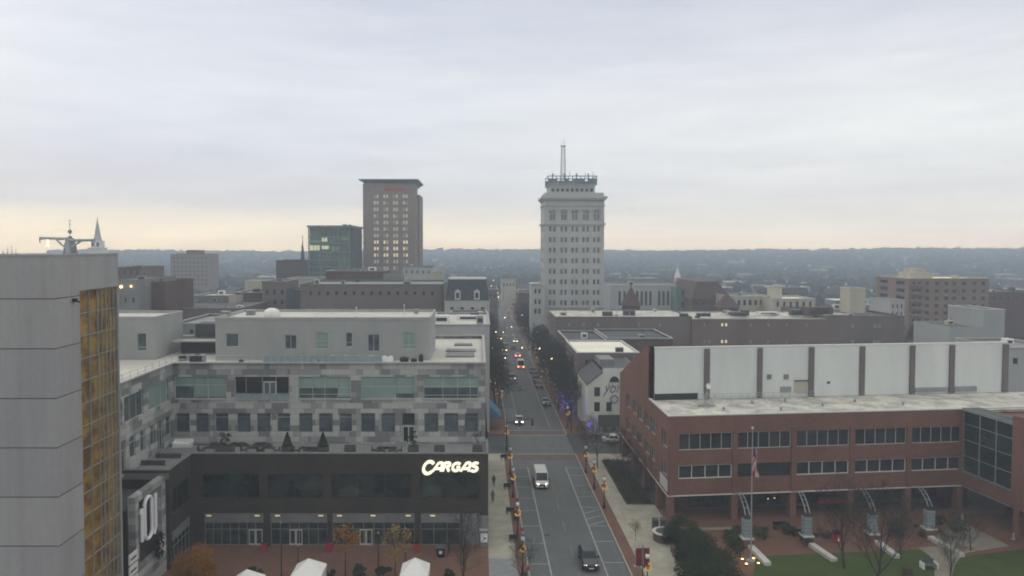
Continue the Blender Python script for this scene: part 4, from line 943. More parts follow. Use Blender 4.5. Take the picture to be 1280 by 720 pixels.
# white tents
def tent(px,py,w,lb):
    g=G(px,py); t=thing('tent',lb,'tent',(g.x,g.y,.13),0,'white tents in the left plaza')
    mb=MB(); hw=w/2; 
    for a,b in (((-hw,-hw),(hw,-hw)),((hw,-hw),(hw,hw)),((hw,hw),(-hw,hw)),((-hw,hw),(-hw,-hw))): mb.face([(a[0],a[1],2.3),(b[0],b[1],2.3),(0,0,3.6)])
    for a,b in (((-hw,-hw),(hw,-hw)),((hw,-hw),(hw,hw)),((hw,hw),(-hw,hw)),((-hw,hw),(-hw,-hw))): mb.face([(a[0],a[1],2.0),(b[0],b[1],2.0),(b[0],b[1],2.3),(a[0],a[1],2.3)])
    mb.build('canopy',M['canvas'],t,local=True)
    for sx in (-1,1):
        for sy in (-1,1): m2=MB(); m2.tube((sx*(hw-.06),sy*(hw-.06),0),(sx*(hw-.06),sy*(hw-.06),2.2),.04,.04,6); m2.build('leg',M['steel'],t,local=True)
    m2=MB(); m2.face([(-hw,hw-.05,0),(hw,hw-.05,0),(hw,hw-.05,2.0),(-hw,hw-.05,2.0)]); m2.build('back_panel',M['canvas'],t,local=True)
tent(386,741,3.2,'white peaked tent in the middle of the left plaza'); tent(519,740,3.0,'white peaked tent right of the yellow tree'); tent(309,756,3.0,'white tent barely showing at the bottom edge, left of the other two')
# slender posts in the left plaza
for k,(px,pb,pt) in enumerate(((352,725,659),(373,725,689),(473,722,672),(507,726,667))):
    g=G(px,pb); z=37-(pt-306)*g.y/900
    t=thing('lamp_post',['tall thin dark lamp post left of the middle tent','shorter dark post with a small head beside the middle tent','dark post left of the yellow tree','tall dark post with twin fittings between yellow tree and right tent'][k],'lamp post',(g.x,g.y,.13),0,'thin posts in the left plaza')
    mb=MB(); mb.tube((0,0,0),(0,0,z-.1),.075,.05,6); mb.lathe((0,0,0),[(.16,0),(.12,.4)],8); mb.build('pole',M['black_metal'],t,local=True)
    mb=MB(); mb.ball((0,0,z),.14,8); mb.build('lamp_head',M['frame_grey'],t,local=True)
# red planters by the pillars
for k,(px,py) in enumerate(((330,690.5),(411,690.5),(521,690.5))):
    g=G(px,py); t=thing('red_planter',['leftmost','middle','rightmost'][k]+' red planter standing against a podium pillar','planter',(g.x,g.y,.13),0,'red planters by the pillars')
    mb=MB(); mb.hexa([(-.25,-.25,0),(.25,-.25,0),(.25,.25,0),(-.25,.25,0),(-.33,-.33,.95),(.33,-.33,.95),(.33,.33,.95),(-.33,.33,.95)]); mb.build('pot',M['red_plastic'],t,local=True)
    leafy_mesh(0,.35,1.25,70+k,220,.07,0,6).build('plant',M['evergreen'],t,local=True)
g=G(551,697); t=thing('trash_cart','black wheeled rubbish cart with white mark in front of the shop windows','bin',(g.x,g.y,.13))
mb=MB(); mb.hexa([(-.45,-.4,.15),(.45,-.4,.15),(.45,.4,.15),(-.45,.4,.15),(-.55,-.45,1.1),(.55,-.45,1.1),(.55,.45,1.1),(-.55,.45,1.1)]); mb.build('body',M['black_metal'],t,local=True)
mb=MB(); mb.box(-.6,.6,-.5,.5,1.1,1.2); mb.build('lid',M['dgrey'],t,local=True); mb=MB(); mb.box(-.18,.18,-.47,-.43,.5,.85); mb.build('mark',M['white_metal'],t,local=True)
for s in (-.4,.4): mb=MB(); mb.tube((s-.04,.35,.12),(s+.04,.35,.12),.12,.12,10); mb.build('wheel',M['tyre'],t,local=True)
# terrace planters and furniture
TZ=10.9
for k,(px,kind) in enumerate(((279,'tree'),(357,'cone'),(402,'cone2'),(436,'box'),(516,'tree'),(597,'tree2'),(549,'frame'))):
    x=(px-598)/900*89.3; y=89.3
    t=thing('terrace_planter','grey square planter '+['with a leafy bush at the left of the terrace','with a small conifer left of the terrace middle','with a dark cone shaped conifer at the terrace middle','without a plant right of the conifer','with an airy shrub in front of the terrace door','with a bare shrub at the right end of the terrace','low and open near the right end of the terrace'][k],'planter',(x,y,TZ),0,'planters on the terrace')
    w=.65 if k else 1.0
    mb=MB(); mb.box(-w,w,-.5,.5,0,.95); mb.box(-w+.08,w-.08,-.42,.42,.95,.96,1); mb.build('pot',[M['dgrey'],M['bark']],t,local=True)
    if kind in('tree','tree2'): 
        mb=leafy_mesh(0,.8,1.9,90+k,330 if kind=='tree' else 130,.08,0,9); mb.tube((0,0,.9),(0,0,1.9),.04,.02,5); mb.build('plant',M['shrub'],t,local=True)
    elif kind in ('cone','cone2'):
        mb=MB(); r_=random.Random(k)
        for _ in range(800):
            z=r_.random(); a=r_.uniform(0,6.28); q=(.62*(1-z)+.04)*r_.uniform(.7,1.05); p=Vector((q*math.cos(a),q*math.sin(a),.95+z*1.7)); b=Vector((r_.uniform(-1,1),r_.uniform(-1,1),r_.uniform(-1,1))).normalized(); c=b.orthogonal(); mb.face([p+b*.09,p+c*.06,p-b*.09,p-c*.06])
        mb.build('plant',M['evergreen'],t,local=True)
def tchair(x,y,rz,lb):
    t=thing('terrace_chair',lb,'chair',(x,y,TZ),rz,'dark chairs on the terrace'); 
    mb=MB(); mb.box(-.28,.28,-.28,.28,.38,.46); mb.build('seat',M['frame_dark'],t,local=True); mb=MB(); mb.box(-.28,.28,.24,.3,.46,.9); mb.build('backrest',M['frame_dark'],t,local=True)
    for a in (-.25,.25):
        for b in (-.25,.25): mb=MB(); mb.box(a-.025,a+.025,b-.025,b+.025,0,.38); mb.build('leg',M['frame_dark'],t,local=True)
def ttable(x,y,lb):
    t=thing('terrace_table',lb,'table',(x,y,TZ),0,'dark tables on the terrace'); mb=MB(); mb.box(-.8,.8,-.4,.4,.68,.74); mb.build('tabletop',M['frame_dark'],t,local=True)
    for a in (-.7,.7):
        for b in (-.3,.3): mb=MB(); mb.box(a-.03,a+.03,b-.03,b+.03,0,.68); mb.build('leg',M['frame_dark'],t,local=True)
sets=[(259,'left of the bushy planter'),(313,'right of the bushy planter'),(333,'just left of the small conifer'),(380,'between the two conifers'),(392,'just left of the cone shaped conifer'),(478,'in the right half of the terrace'),(487,'left of the planter by the door')]
for px,d in sets:
    x=(px-598)/900*89.3; ttable(x,89.3,'dark terrace table '+d)
    tchair(x-1.15,89.3,R(90),'dark chair left of the table '+d); tchair(x+1.15,89.3,R(-90),'dark chair right of the table '+d)
x0=(218-598)*.1035
mb=MB(); mb.box(-1.2,1.2,-.4,.4,0,.5); mb.box(-1.2,1.2,.25,.45,.5,.95); mb.box(-1.25,-1.0,-.4,.4,.5,.7); mb.box(1.0,1.25,-.4,.4,.5,.7)
tag(mb.build('covered_sofa',M['canvas'],origin=(-38.2,92.2,TZ)),'pale covered sofa in the inner corner of the terrace','sofa')
mb=MB(); leafball(mb,(0,0,.15),1.2,.25,.2,260,.08,rr); mb2=mb; 
for k,px in enumerate((270,296,325)):
    mb=MB(); mb.box(-1.3,1.3,-.3,.3,0,.22); leafball(mb,(0,0,.35),1.2,.3,.2,220,.09,rr,1); tag(mb.build('low_planter',[M['dgrey'],M['shrub']],origin=((px-598)/900*92.5,92.5,TZ)),['left','middle','right'][k]+' low planting trough against the panelled wall on the terrace','planter','low troughs on the terrace')

# ================================================================== street lamps with wreaths
def lamp_proto():
    t=thing('street_lamp','','street lamp',(0,0,0),0,'black street lamps along the street')
    mb=MB(); mb.lathe((0,0,0),[(.22,0),(.22,.2),(.14,.3),(.11,.7),(.075,.9)],10); mb.tube((0,0,.9),(0,0,3.75),.07,.05,8); mb.lathe((0,0,3.7),[(.09,0),(.16,.08),(.13,.14)],10); mb.build('pole',M['black_metal'],t,local=True)
    mb=MB(); mb.lathe((0,0,3.84),[(.12,0),(.22,.15),(.23,.35),(.14,.55)],12); mb.build('globe',M['globe'],t,local=True,smooth=True)
    mb=MB(); mb.lathe((0,0,4.39),[(.16,0),(.08,.08),(.02,.2)],10); mb.build('cap',M['black_metal'],t,local=True)
    return t
def wreath_proto():
    t=thing('lit_wreath','','wreath',(0,0,0),0,'lit wreaths on the street lamps')
    mb=MB(); mb.torus((0,-.2,0),.44,.10,'y',20,6); r_=random.Random(9)
    for _ in range(200):
        a=r_.uniform(0,6.28); p=Vector((.44*math.cos(a)+r_.gauss(0,.07),-.2+r_.gauss(0,.07),.44*math.sin(a)+r_.gauss(0,.07))); b=Vector((r_.uniform(-1,1),r_.uniform(-1,1),r_.uniform(-1,1))).normalized(); c=b.orthogonal(); mb.face([p+b*.08,p+c*.04,p-b*.08,p-c*.04])
    mb.build('greenery',M['wreath_green'],t,local=True)
    mb=MB()
    for k in range(20):
        a=3.5+4.4*k/20; q=.44+(.07 if k%2 else -.06); mb.ball((q*math.cos(a),-.31,q*math.sin(a)),.05,5)
    mb.build('bulbs',M['wreath_glow'],t,local=True)
    mb=MB(); mb.ball((0,-.33,.22),.09,6); 
    for s in (-1,1): mb.hexa([(s*.05,-.36,.16),(s*.36,-.36,.04),(s*.36,-.30,.04),(s*.05,-.30,.16),(s*.05,-.36,.28),(s*.36,-.36,.50),(s*.36,-.30,.50),(s*.05,-.30,.28)]); mb.box(s*.12-.05,s*.12+.05,-.36,-.32,-.2,.16)
    bo=mb.build('bow',M['bow'],t,local=True); bo.scale=(.8,1,.8); return t
LP=lamp_proto(); WP=wreath_proto(); first=[True]
lefts=[(4.95,79.3,'nearest on the left pavement'),(4.95,90,'second on the left pavement, beside the white van'),(5.05,104,'third on the left pavement'),(5.1,114.5,'fourth on the left pavement, before the crossing'),(5.1,129.2,'at the left corner of the street crossing'),(5.05,161,'first beyond the crossing on the left side'),(5.1,186,'second beyond the crossing on the left side'),(5.1,214,'third beyond the crossing on the left side')]
rights=[(17.8,74.7,'nearest on the right pavement, by the red banner'),(17.65,99.8,'second on the right pavement, before the brick building'),(17.5,107.6,'third on the right pavement'),(17.4,115.4,'fourth on the right pavement, at the crossing'),(18.0,144,'at the far crossing corner by the white mural building'),(18.1,190,'farther along the right side beside the dark trees'),(18.0,168,'right side midway between the mural building and the dark trees')]
for side in (lefts,rights):
    for x,y,d in side:
        a=LP if first[0] else copy_tree(LP); b=WP if first[0] else copy_tree(WP); first[0]=False
        a.location=(x,y,.13); a['label']='black globe street lamp '+d
        b.location=(x,y,.13+3.05); b['label']='glowing wreath on the lamp '+d; b.scale=(.78,.78,.78)
# red banners near the right bottom lamp
bp=thing('banner_post','double red banner on a dark post at the bottom of the right pavement','banner',(17.65,76.2,.13))
mb=MB(); mb.tube((0,0,0),(0,0,4.6),.06,.05,6); mb.tube((-.75,0,4.3),(.75,0,4.3),.03,.03,4); mb.tube((-.75,0,2.4),(.75,0,2.4),.03,.03,4); mb.build('pole',M['black_metal'],bp,local=True)
for s in (-1,1): mb=MB(); mb.hexa([(s*.08,-.02,2.42),(s*.72,-.05*s,2.38),(s*.72,.0-.05*s+.03,2.38),(s*.08,.01,2.42),(s*.08,-.02,4.28),(s*.72,-.05*s,4.28),(s*.72,-.05*s+.03,4.28),(s*.08,.01,4.28)]); mb.build('banner_cloth',M['red_banner'],bp,local=True)
g=G(795,709); t=thing('parking_meter','grey parking pay post on the brick strip beside the red banner','parking meter',(g.x,g.y,.13)); mb=MB(); mb.tube((0,0,0),(0,0,1.35),.05,.05,6); mb.box(-.25,.25,-.25,.25,0,.05); mb.build('post',M['steel'],t,local=True); mb=MB(); mb.box(-.14,.14,-.12,.12,1.35,1.85); mb.build('head',M['grey_metal'],t,local=True)
# small signs, meters and tree grates along the left kerb
for k,(px,py) in enumerate(((634,575),(636,612),(640,643),(642,678),(640,595),(643,628))):
    g=G(px,py); mb=MB(); mb.box(-.55,.55,-.18,.18,.3,.42); mb.box(-.5,-.4,-.15,.15,0,.3); mb.box(.4,.5,-.15,.15,0,.3); mb.box(-.55,.55,.14,.2,.42,.8)
    if k<4: tag(mb.build('street_bench',M['frame_dark'],origin=(4.35,g.y,.13)),'small dark bench on the left pavement, '+['farthest, by the crossing','second from the crossing','second from the bottom','nearest the bottom'][k],'bench','small benches on the left pavement')
for k,y in enumerate((76.5,82,87.2,93,97.5,109,119.5)):
    t=thing('parking_sign',['nearest','second','third','fourth','fifth','sixth','farthest'][k]+' small parking sign post along the left kerb','sign',(5.35,y,.13),0,'small sign posts along the left kerb'); mb=MB(); mb.tube((0,0,0),(0,0,2.2),.035,.035,5); mb.build('post',M['grey_metal'],t,local=True); mb=MB(); mb.box(-.16,.16,-.05,-.035,1.75,2.2); mb.build('plate',M['white_metal'] if k%2 else M['red_plastic'],t,local=True)
# planters with grass at left kerb
for k,y in enumerate((78,86,95.5,110)):
    mb=MB(); leafball(mb,(0,0,.35),.5,.9,.4,260,.09,rr); tag(mb.build('kerb_planting',M['shrub_brown'] if k%2 else M['shrub'],origin=(5.1,y,.13)),['nearest','second','third','farthest'][k]+' low planting patch along the left kerb','plant','low plants along the left kerb')
# traffic signals
def signal(x,y,arm,lb):
    t=thing('traffic_signal',lb,'traffic signal',(x,y,.13),0,'traffic signals at the crossing')
    mb=MB(); mb.tube((0,0,0),(0,0,6.0),.12,.09,8); mb.build('pole',M['black_metal'],t,local=True)
    mb=MB(); pts=[(arm*q/8,0,5.3+.7*math.sin(q/8*1.4)) for q in range(9)]; mb.path(pts,.07,6); mb.build('arm',M['black_metal'],t,local=True)
    for q in (4,8):
        mb=MB(); p=pts[q]; mb.box(p[0]-.17,p[0]+.17,-.15,.15,p[2]-1.15,p[2]-.05); h_=mb.build('signal_head',M['black_metal'],t,local=True)
        mb=MB()
        for z in (.2,.52,.84): mb.tube((p[0],-.2,p[2]-z-.05),(p[0],-.15,p[2]-z-.05),.11,.11,10)
        mb.build('lenses',M['dgrey'],h_,local=True)
signal(5.0,126.8,4.6,'curved black traffic signal mast at the near left corner of the crossing'); signal(18.2,140.2,-5,'black traffic signal mast at the far right corner of the crossing'); 

# ================================================================== vehicles
def car(label,cat,paint,L=4.5,W=1.85,Hh=1.5,kind='sedan',name='car',lights='headlight',tail='fl_red',group=None):
    t=thing(name,label,cat,(0,0,0),0,group); hL=L/2; hw=W/2
    van = kind=='van'
    if van: prof=[(-1,.32,.62,.80),(-.97,.28,.95,.9),(-.80,.26,1.15,.96),(-.66,.26,1.32,.98),(.96,.26,1.34,.98),(1,.34,1.3,.95)]
    elif kind=='suv': prof=[(-1,.36,.72,.82),(-.95,.30,.86,.92),(-.50,.26,1.02,.98),(.1,.26,1.05,1),(.8,.28,1.06,.98),(.97,.34,1.0,.92),(1,.42,.85,.86)]
    else: prof=[(-1,.32,.56,.80),(-.95,.27,.70,.92),(-.48,.24,.90,.98),(.1,.24,.93,1),(.62,.25,.95,.98),(.95,.30,.92,.92),(1,.38,.75,.84)]
    mb=MB(); rings=[]
    for y,zb,zt,w in prof:
        w*=hw; rings.append([mb.pt(p) for p in ((-w*.86,y*hL,zb),(w*.86,y*hL,zb),(w,y*hL,zb+.16),(w,y*hL,zt-.14),(w*.90,y*hL,zt),(-w*.90,y*hL,zt),(-w,y*hL,zt-.14),(-w,y*hL,zb+.16))])
    for a,b in zip(rings[:-1],rings[1:]):
        for k in range(8): mb.f.append([a[k],a[(k+1)%8],b[(k+1)%8],b[k]]); mb.m.append(0)
    mb.f.append(rings[0][::-1]); mb.m.append(0); mb.f.append(rings[-1]); mb.m.append(0)
    mb.build('body',[M[paint]],t,local=True)
    if van: cb=[(-.76,1.24),(-.50,Hh-.05),(.95,Hh),(.985,1.34)]
    elif kind=='suv': cb=[(-.46,1.0),(-.14,Hh-.02),(.62,Hh),(.92,1.02)]
    else: cb=[(-.44,.88),(-.12,Hh-.02),(.38,Hh-.02),(.72,.93)]
    (y0,z0_),(y1,z1_),(y2,z2_),(y3,z3_)=cb; wb=hw*.90; wt=hw*.76 if not van else hw*.86
    mb=MB(); mb.hexa([(-wb,y0*hL,z0_-.03),(wb,y0*hL,z0_-.03),(wb,y3*hL,z3_-.03),(-wb,y3*hL,z3_-.03),(-wt,y1*hL,z1_-.07),(wt,y1*hL,z1_-.07),(wt,y2*hL,z2_-.07),(-wt,y2*hL,z2_-.07)])
    mb.build('windows',M['car_glass'],t,local=True)
    mb=MB(); mb.hexa([(-wt-.02,y1*hL-.03,z1_-.075),(wt+.02,y1*hL-.03,z1_-.075),(wt+.02,y2*hL+.05,z2_-.075),(-wt-.02,y2*hL+.05,z2_-.075),(-wt*.92,y1*hL+.1,z1_),(wt*.92,y1*hL+.1,z1_),(wt*.92,y2*hL-.05,z2_),(-wt*.92,y2*hL-.05,z2_)])
    for s in (-1,1):                                  # pillars
        mb.tube((s*wb,y0*hL,z0_),(s*wt,y1*hL,z1_-.05),.045,.045,5); mb.tube((s*wb,y3*hL,z3_),(s*wt,y2*hL,z2_-.05),.05,.05,5); m_=(y1+y2)/2*hL; mb.tube((s*(wb+.005),m_,(z0_+z3_)/2),(s*(wt+.005),m_,z2_-.06),.04,.04,5)
    if van:
        for s in (-1,1): mb.hexa([(s*(wb+.01),-.2*hL,1.28),(s*(wb+.03),-.2*hL,1.28),(s*(wb+.03),.97*hL,1.28),(s*(wb+.01),.97*hL,1.28),(s*(wt+.0),-.2*hL,Hh-.08),(s*(wt+.03),-.2*hL,Hh-.08),(s*(wt+.03),.95*hL,Hh-.08),(s*(wt),.95*hL,Hh-.08)])
        for q in range(5): mb.box(-wt*.8,wt*.8,(-.3+q*.27)*hL,(-.27+q*.27)*hL,Hh,Hh+.03)
    mb.build('roof',M[paint],t,local=True)
    for y in (-.62,.62):
        for s in (-1,1):
            r_=.34 if kind!='sedan' else .32; mb=MB(); mb.tube((s*(hw-.2),y*hL,r_),(s*(hw+.01),y*hL,r_),r_,r_,16); w_=mb.build('wheel',M['tyre'],t,local=True)
            mb=MB(); mb.tube((s*(hw+.005),y*hL,r_),(s*(hw+.02),y*hL,r_),r_*.6,r_*.55,10); mb.build('rim',M['rim'],w_,local=True)
    zl=.72 if not van else .86
    for s in (-1,1):
        mb=MB(); mb.hexa([(s*hw*.50,-hL*.995,zl-.10),(s*hw*.86,-hL*.965,zl-.10),(s*hw*.88,-hL*.93,zl-.10),(s*hw*.5,-hL*.93,zl-.10),(s*hw*.52,-hL*.985,zl+.08),(s*hw*.86,-hL*.955,zl+.1),(s*hw*.88,-hL*.92,zl+.1),(s*hw*.52,-hL*.92,zl+.08)]); mb.build('headlight',M[lights],t,local=True)
        mb=MB(); mb.box(s*hw*.58,s*hw*.86,hL*.96,hL+.03,.74,1.02); mb.build('tail_light',M[tail],t,local=True)
        mb=MB(); mb.box(s*(hw+.0),s*(hw+.2),y0*hL+.22,y0*hL+.38,z0_+.05,z0_+.24); mb.build('mirror',M['black_metal'],t,local=True)
    mb=MB(); mb.box(-hw*.45,hw*.45,-hL-.015,-hL*.96,.40,.60 if not van else .75); mb.box(-hw*.7,hw*.7,-hL-.01,-hL*.96,.26,.36); mb.build('grille',M['black_metal'],t,local=True)
    mb=MB(); mb.box(-.26,.26,-hL-.03,-hL-.016,.40,.52); mb.build('number_plate',M['white_metal'],t,local=True)
    return t
g=G(677,612); v=car('white passenger van with glowing headlights driving toward the camera','van','car_white',5.4,2.02,2.3,'van','van'); v.location=(9.65,g.y+2.6,0)
v=car('dark navy car in the right lane at the bottom of the picture','car','car_navy',4.8,1.9,1.58,'suv','car'); v.location=(12.75,82.5,0); v.rotation_euler=(0,0,R(.5))
v=car('silver car with headlights on just past the crossing','car','car_silver',4.5,1.8,1.45,'sedan','car'); v.location=(8.4,148.5,0)
# parked cars and distant traffic
SEDS={}
def placed(paint,kind,x,y,rz,lb,cat='car',lights='frame_light',L=4.5,Hh=1.5,tail='fl_red',name='car',grp=None,W=1.82,z=0):
    v=car(lb,cat,paint,L,W,Hh,kind,name,lights,tail,grp); v.location=(x,y,z); v.rotation_euler=(0,0,rz); return v
placed('car_silver','sedan',15.6,166,0,'silver car parked on the right kerb near the purple lit tree',grp='cars parked on the far right kerb')
placed('car_red','suv',15.7,186,0,'dark red car parked behind another on the right kerb',grp='cars parked on the far right kerb'); placed('car_black','sedan',15.7,194,0,'black car parked on the right kerb by the dark trees',grp='cars parked on the far right kerb')
placed('car_grey','sedan',15.8,207,0,'grey car parked farthest along the right kerb',grp='cars parked on the far right kerb')
placed('car_white','sedan',25.5,133.8,R(90),'white car on the side street behind the brick building corner'); placed('car_black','suv',32.5,136.5,R(90),'black car on the side street beneath the mural building')
placed('car_grey','sedan',7.1,209,0,'dark car parked on the left kerb past the crossing',grp='cars parked on the far left kerb'); placed('car_black','suv',7.1,226,0,'black car parked far up the left kerb',grp='cars parked on the far left kerb')
tr=[('car_grey','sedan',9.3,197,'headlight_far','oncoming car with yellow headlights nearest behind the silver car'),('car_black','sedan',9.0,249,'headlight_far','distant oncoming car with yellow headlights, left lane, fourth row back'),('car_grey','suv',9.9,266,'headlight_far','distant oncoming vehicle with bright headlights in the middle lane'),('car_white','sedan',14.0,272,'headlight_far','distant oncoming pale car with headlights in the right lane'),('car_black','sedan',11.0,300,'headlight_far','very distant oncoming car near the monument, left'),('car_grey','sedan',14.0,320,'headlight_far','very distant oncoming car near the monument, right'),('car_black','sedan',8.2,280,'headlight_far','very distant oncoming car at the left kerb lane'),('car_grey','sedan',8.0,232,'headlight_far','distant oncoming car with dim headlights on the left, third row back')]
for p_,k_,x,y,li,lb in tr: placed(p_,k_,x,y,0,lb,lights=li,grp='distant traffic up the street')
v=placed('car_white','van',12.6,215,R(180),'white box van with red tail lights driving away up the street','van','frame_light',5.6,2.8,'taillight','van',W=2.1)

# ================================================================== people
def person(x,y,z,rz,label,coat='coat',h=1.74,stride=.3,seated=False):
    me=bpy.data.meshes.new('person'); s=h/1.74
    J={'pel':(0,0,.92),'spn':(0,0,1.15),'chs':(0,-.01,1.36),'nck':(0,-.01,1.47),'hd':(0,-.03,1.56),'top':(0,-.03,1.70),
       'hl':(.10,0,.88),'kl':(.11,-stride*.5,.50),'al':(.11,-stride*.75,.09),'tl':(.12,-stride*.75-.16,.04),
       'hr':(-.10,0,.88),'kr':(-.11,stride*.25,.50),'ar':(-.11,stride*.95,.12),'tr':(-.12,stride*.95-.14,.04),
       'sl':(.18,0,1.40),'el':(.25,.06,1.13),'wl':(.25,-.06+stride*.2,.90),'fl':(.25,-.10+stride*.2,.80),
       'sr':(-.18,0,1.40),'er':(-.25,.02,1.13),'wr':(-.25,-.12,.92),'fr':(-.25,-.16,.82)}
    rad={'pel':.15,'spn':.14,'chs':.16,'nck':.06,'hd':.095,'top':.07,'hl':.10,'kl':.075,'al':.05,'tl':.04,'hr':.10,'kr':.075,'ar':.05,'tr':.04,'sl':.075,'el':.055,'wl':.04,'fl':.03,'sr':.075,'er':.055,'wr':.04,'fr':.03}
    K_=list(J); E_=[('pel','spn'),('spn','chs'),('chs','nck'),('nck','hd'),('hd','top'),('pel','hl'),('hl','kl'),('kl','al'),('al','tl'),('pel','hr'),('hr','kr'),('kr','ar'),('ar','tr'),('chs','sl'),('sl','el'),('el','wl'),('wl','fl'),('chs','sr'),('sr','er'),('er','wr'),('wr','fr')]
    me.from_pydata([tuple(c*s for c in J[k]) for k in K_],[(K_.index(a),K_.index(b)) for a,b in E_],[])
    o=bpy.data.objects.new('person',me); COL.objects.link(o)
    md=o.modifiers.new('skin','SKIN'); sk=me.skin_vertices[0].data
    for i,k in enumerate(K_): sk[i].radius=(rad[k]*s,rad[k]*s); sk[i].use_root=(k=='pel')
    o.modifiers.new('sub','SUBSURF').levels=1
    dg=bpy.context.evaluated_depsgraph_get(); m2=bpy.data.meshes.new_from_object(o.evaluated_get(dg)); o.modifiers.clear(); o.data=m2
    m2.materials.clear()
    for k in ('skin',coat,'trousers'): m2.materials.append(M[k])
    for p in m2.polygons:
        c=p.center/s; p.material_index = 0 if (c.z>1.46 or (abs(c.x)>.2 and c.z<.88)) else (1 if c.z>.80 else 2); p.use_smooth=True
    o.location=(x,y,z); o.rotation_euler=(0,0,rz); tag(o,label,'person')
    mb=MB(); mb.lathe((0,-.015*s,1.56*s),[(.112*s,0),(.125*s,.06*s),(.11*s,.13*s),(.05*s,.19*s),(.01,.2*s)],10); mb.build('hair',M['hair'],o,local=True,smooth=True)
    return o
person(2.35,G(617,609).y,.13,R(180),'person in a dark coat walking on the left pavement, the farther of two','coat')
g=G(616,629); person(g.x,g.y,.13,R(170),'person in a grey coat walking on the left pavement, the nearer of two','coat_grey')
g=G(561,693); person(g.x,g.y,.13,R(60),'person in dark clothes standing beside the black rubbish cart','coat',stride=.06)
# ================================================================== mid distance buildings
M['brick_brown']=mat('brown_weathered_brick',(.20,.145,.12),.9,.3,.12,streak=True,c2=(.14,.105,.09))
def block(name,label,px0,px1,yt,Y,dep,wall,roof='roof_grey',rows=(),cols=0,ww=.5,glass='glass_dark',base=0.0,par=.35,trim='coping',frame='frame_grey',cat='building',group=None,lit=(),side=0,colx=None,nx=1,margin=.04,wdepth=.18,fw=.08,arch=False):
    s=Y/900; x0,x1=(px0-598)*s,(px1-598)*s; z1=37-(yt-306)*s
    t=thing(name,label,cat,(x0,Y,base),0,group); f=fr_front(Y)
    wins=[]
    if cols or colx:
        cs=colx or [px0+(px1-px0)*(margin+(1-2*margin)*(k+.5)/cols) for k in range(cols)]
        pitch=(px1-px0)*(1-2*margin)/max(1,len(cs)) if not colx else None
        for (a,b) in rows:
            for c in cs:
                w=(pitch*ww if pitch else ww)/2; wins.append(((c-w-598)*s,(c+w-598)*s,37-(b-306)*s,37-(a-306)*s))
    mb=MB(); facade(mb,f,x0,x1,base,z1,wins,wdepth)
    sf=fr_right(x1) if x1<0 else fr_left(x0)
    sw=[]
    if side:
        for (a,b) in rows:
            for k in range(side):
                c=Y+dep*(k+.5)/side; w=dep/side*.25
                q=(c-w,c+w,37-(b-306)*s,37-(a-306)*s); sw.append(q if x1<0 else (-q[1],-q[0],q[2],q[3]))
    if x1<0: facade(mb,sf,Y,Y+dep,base,z1,sw,wdepth); mb.face([(x0,Y,base),(x0,Y+dep,base),(x0,Y+dep,z1),(x0,Y,z1)])
    else: facade(mb,sf,-Y-dep,-Y,base,z1,sw,wdepth); mb.face([(x1,Y,base),(x1,Y+dep,base),(x1,Y+dep,z1),(x1,Y,z1)])
    mb.face([(x0,Y+dep,base),(x1,Y+dep,base),(x1,Y+dep,z1),(x0,Y+dep,z1)])
    mb.build('wall',[M[wall]],t)
    mb=MB(); mb.box(x0+.1,x1-.1,Y+.1,Y+dep-.1,z1-par-.2,z1-par); mb.build('roof',[M[roof]],t)
    if trim:
        mb=MB(); c=.25; mb.box(x0-.12,x1+.12,Y-.15,Y+c,z1,z1+.22); mb.box(x0-.12,x1+.12,Y+dep-c,Y+dep+.1,z1,z1+.22); mb.box(x0-.12,x0+c,Y+c,Y+dep-c,z1,z1+.22); mb.box(x1-c,x1+.12,Y+c,Y+dep-c,z1,z1+.22); mb.build('cornice',[M[trim]],t)
    for i,w in enumerate(wins): window(t,f,w,nx,1,'lit_window' if i in lit else glass,frame,fw,wdepth,simple=True)
    for w in sw: window(t,sf,w,1,1,glass,frame,fw,wdepth,simple=True)
    r_=random.Random(int(px0*7+px1*3)); nn=int(min(5,max(1,(x1-x0)/9))) if roof!='roof_white' and (x1-x0)>6 and name not in ('mansard_house','market_hall','stair_tower') else 0
    for k in range(nn):
        w_=r_.uniform(.8,2.6); d_=r_.uniform(.8,2.0); h_=r_.uniform(.5,1.7); x_=r_.uniform(x0+w_,x1-w_); y_=r_.uniform(Y+1.5+d_,Y+dep-1.5)
        mb=MB(); mb.box(x_-w_/2,x_+w_/2,y_-d_/2,y_+d_/2,z1-par-.05,z1-par+h_); mb.box(x_-w_*.3,x_+w_*.3,y_-d_/2-.05,y_-d_/2,z1-par+h_*.25,z1-par+h_*.75,1); mb.tube((x_+w_*.3,y_,z1-par+h_),(x_+w_*.3,y_,z1-par+h_+r_.uniform(.2,1.4)),.07,.05,5,1)
        mb.build('roof_unit',[M[r_.choice(('grey_metal','white_metal','dgrey','cream','grey_metal'))],M['frame_dark']],t)
    return t,x0,x1,z1
def rooftop(px,yb,Y,w,d,h,label,m='grey_metal',name='roof_unit',group='equipment on mid distance roofs',zr=None):
    x=(px-598)*Y/900; z=zr if zr is not None else 37-(yb-306)*Y/900
    mb=MB(); mb.box(-w/2,w/2,-d/2,d/2,0,h); mb.box(-w/2-.05,w/2+.05,-d/2-.05,d/2+.05,h,h+.08); mb.box(-w*.35,w*.35,-d/2-.06,-d/2,h*.25,h*.75,1)
    tag(mb.build(name,[M[m],M['frame_dark']],origin=(x,Y,z)),label,'roof unit',group)

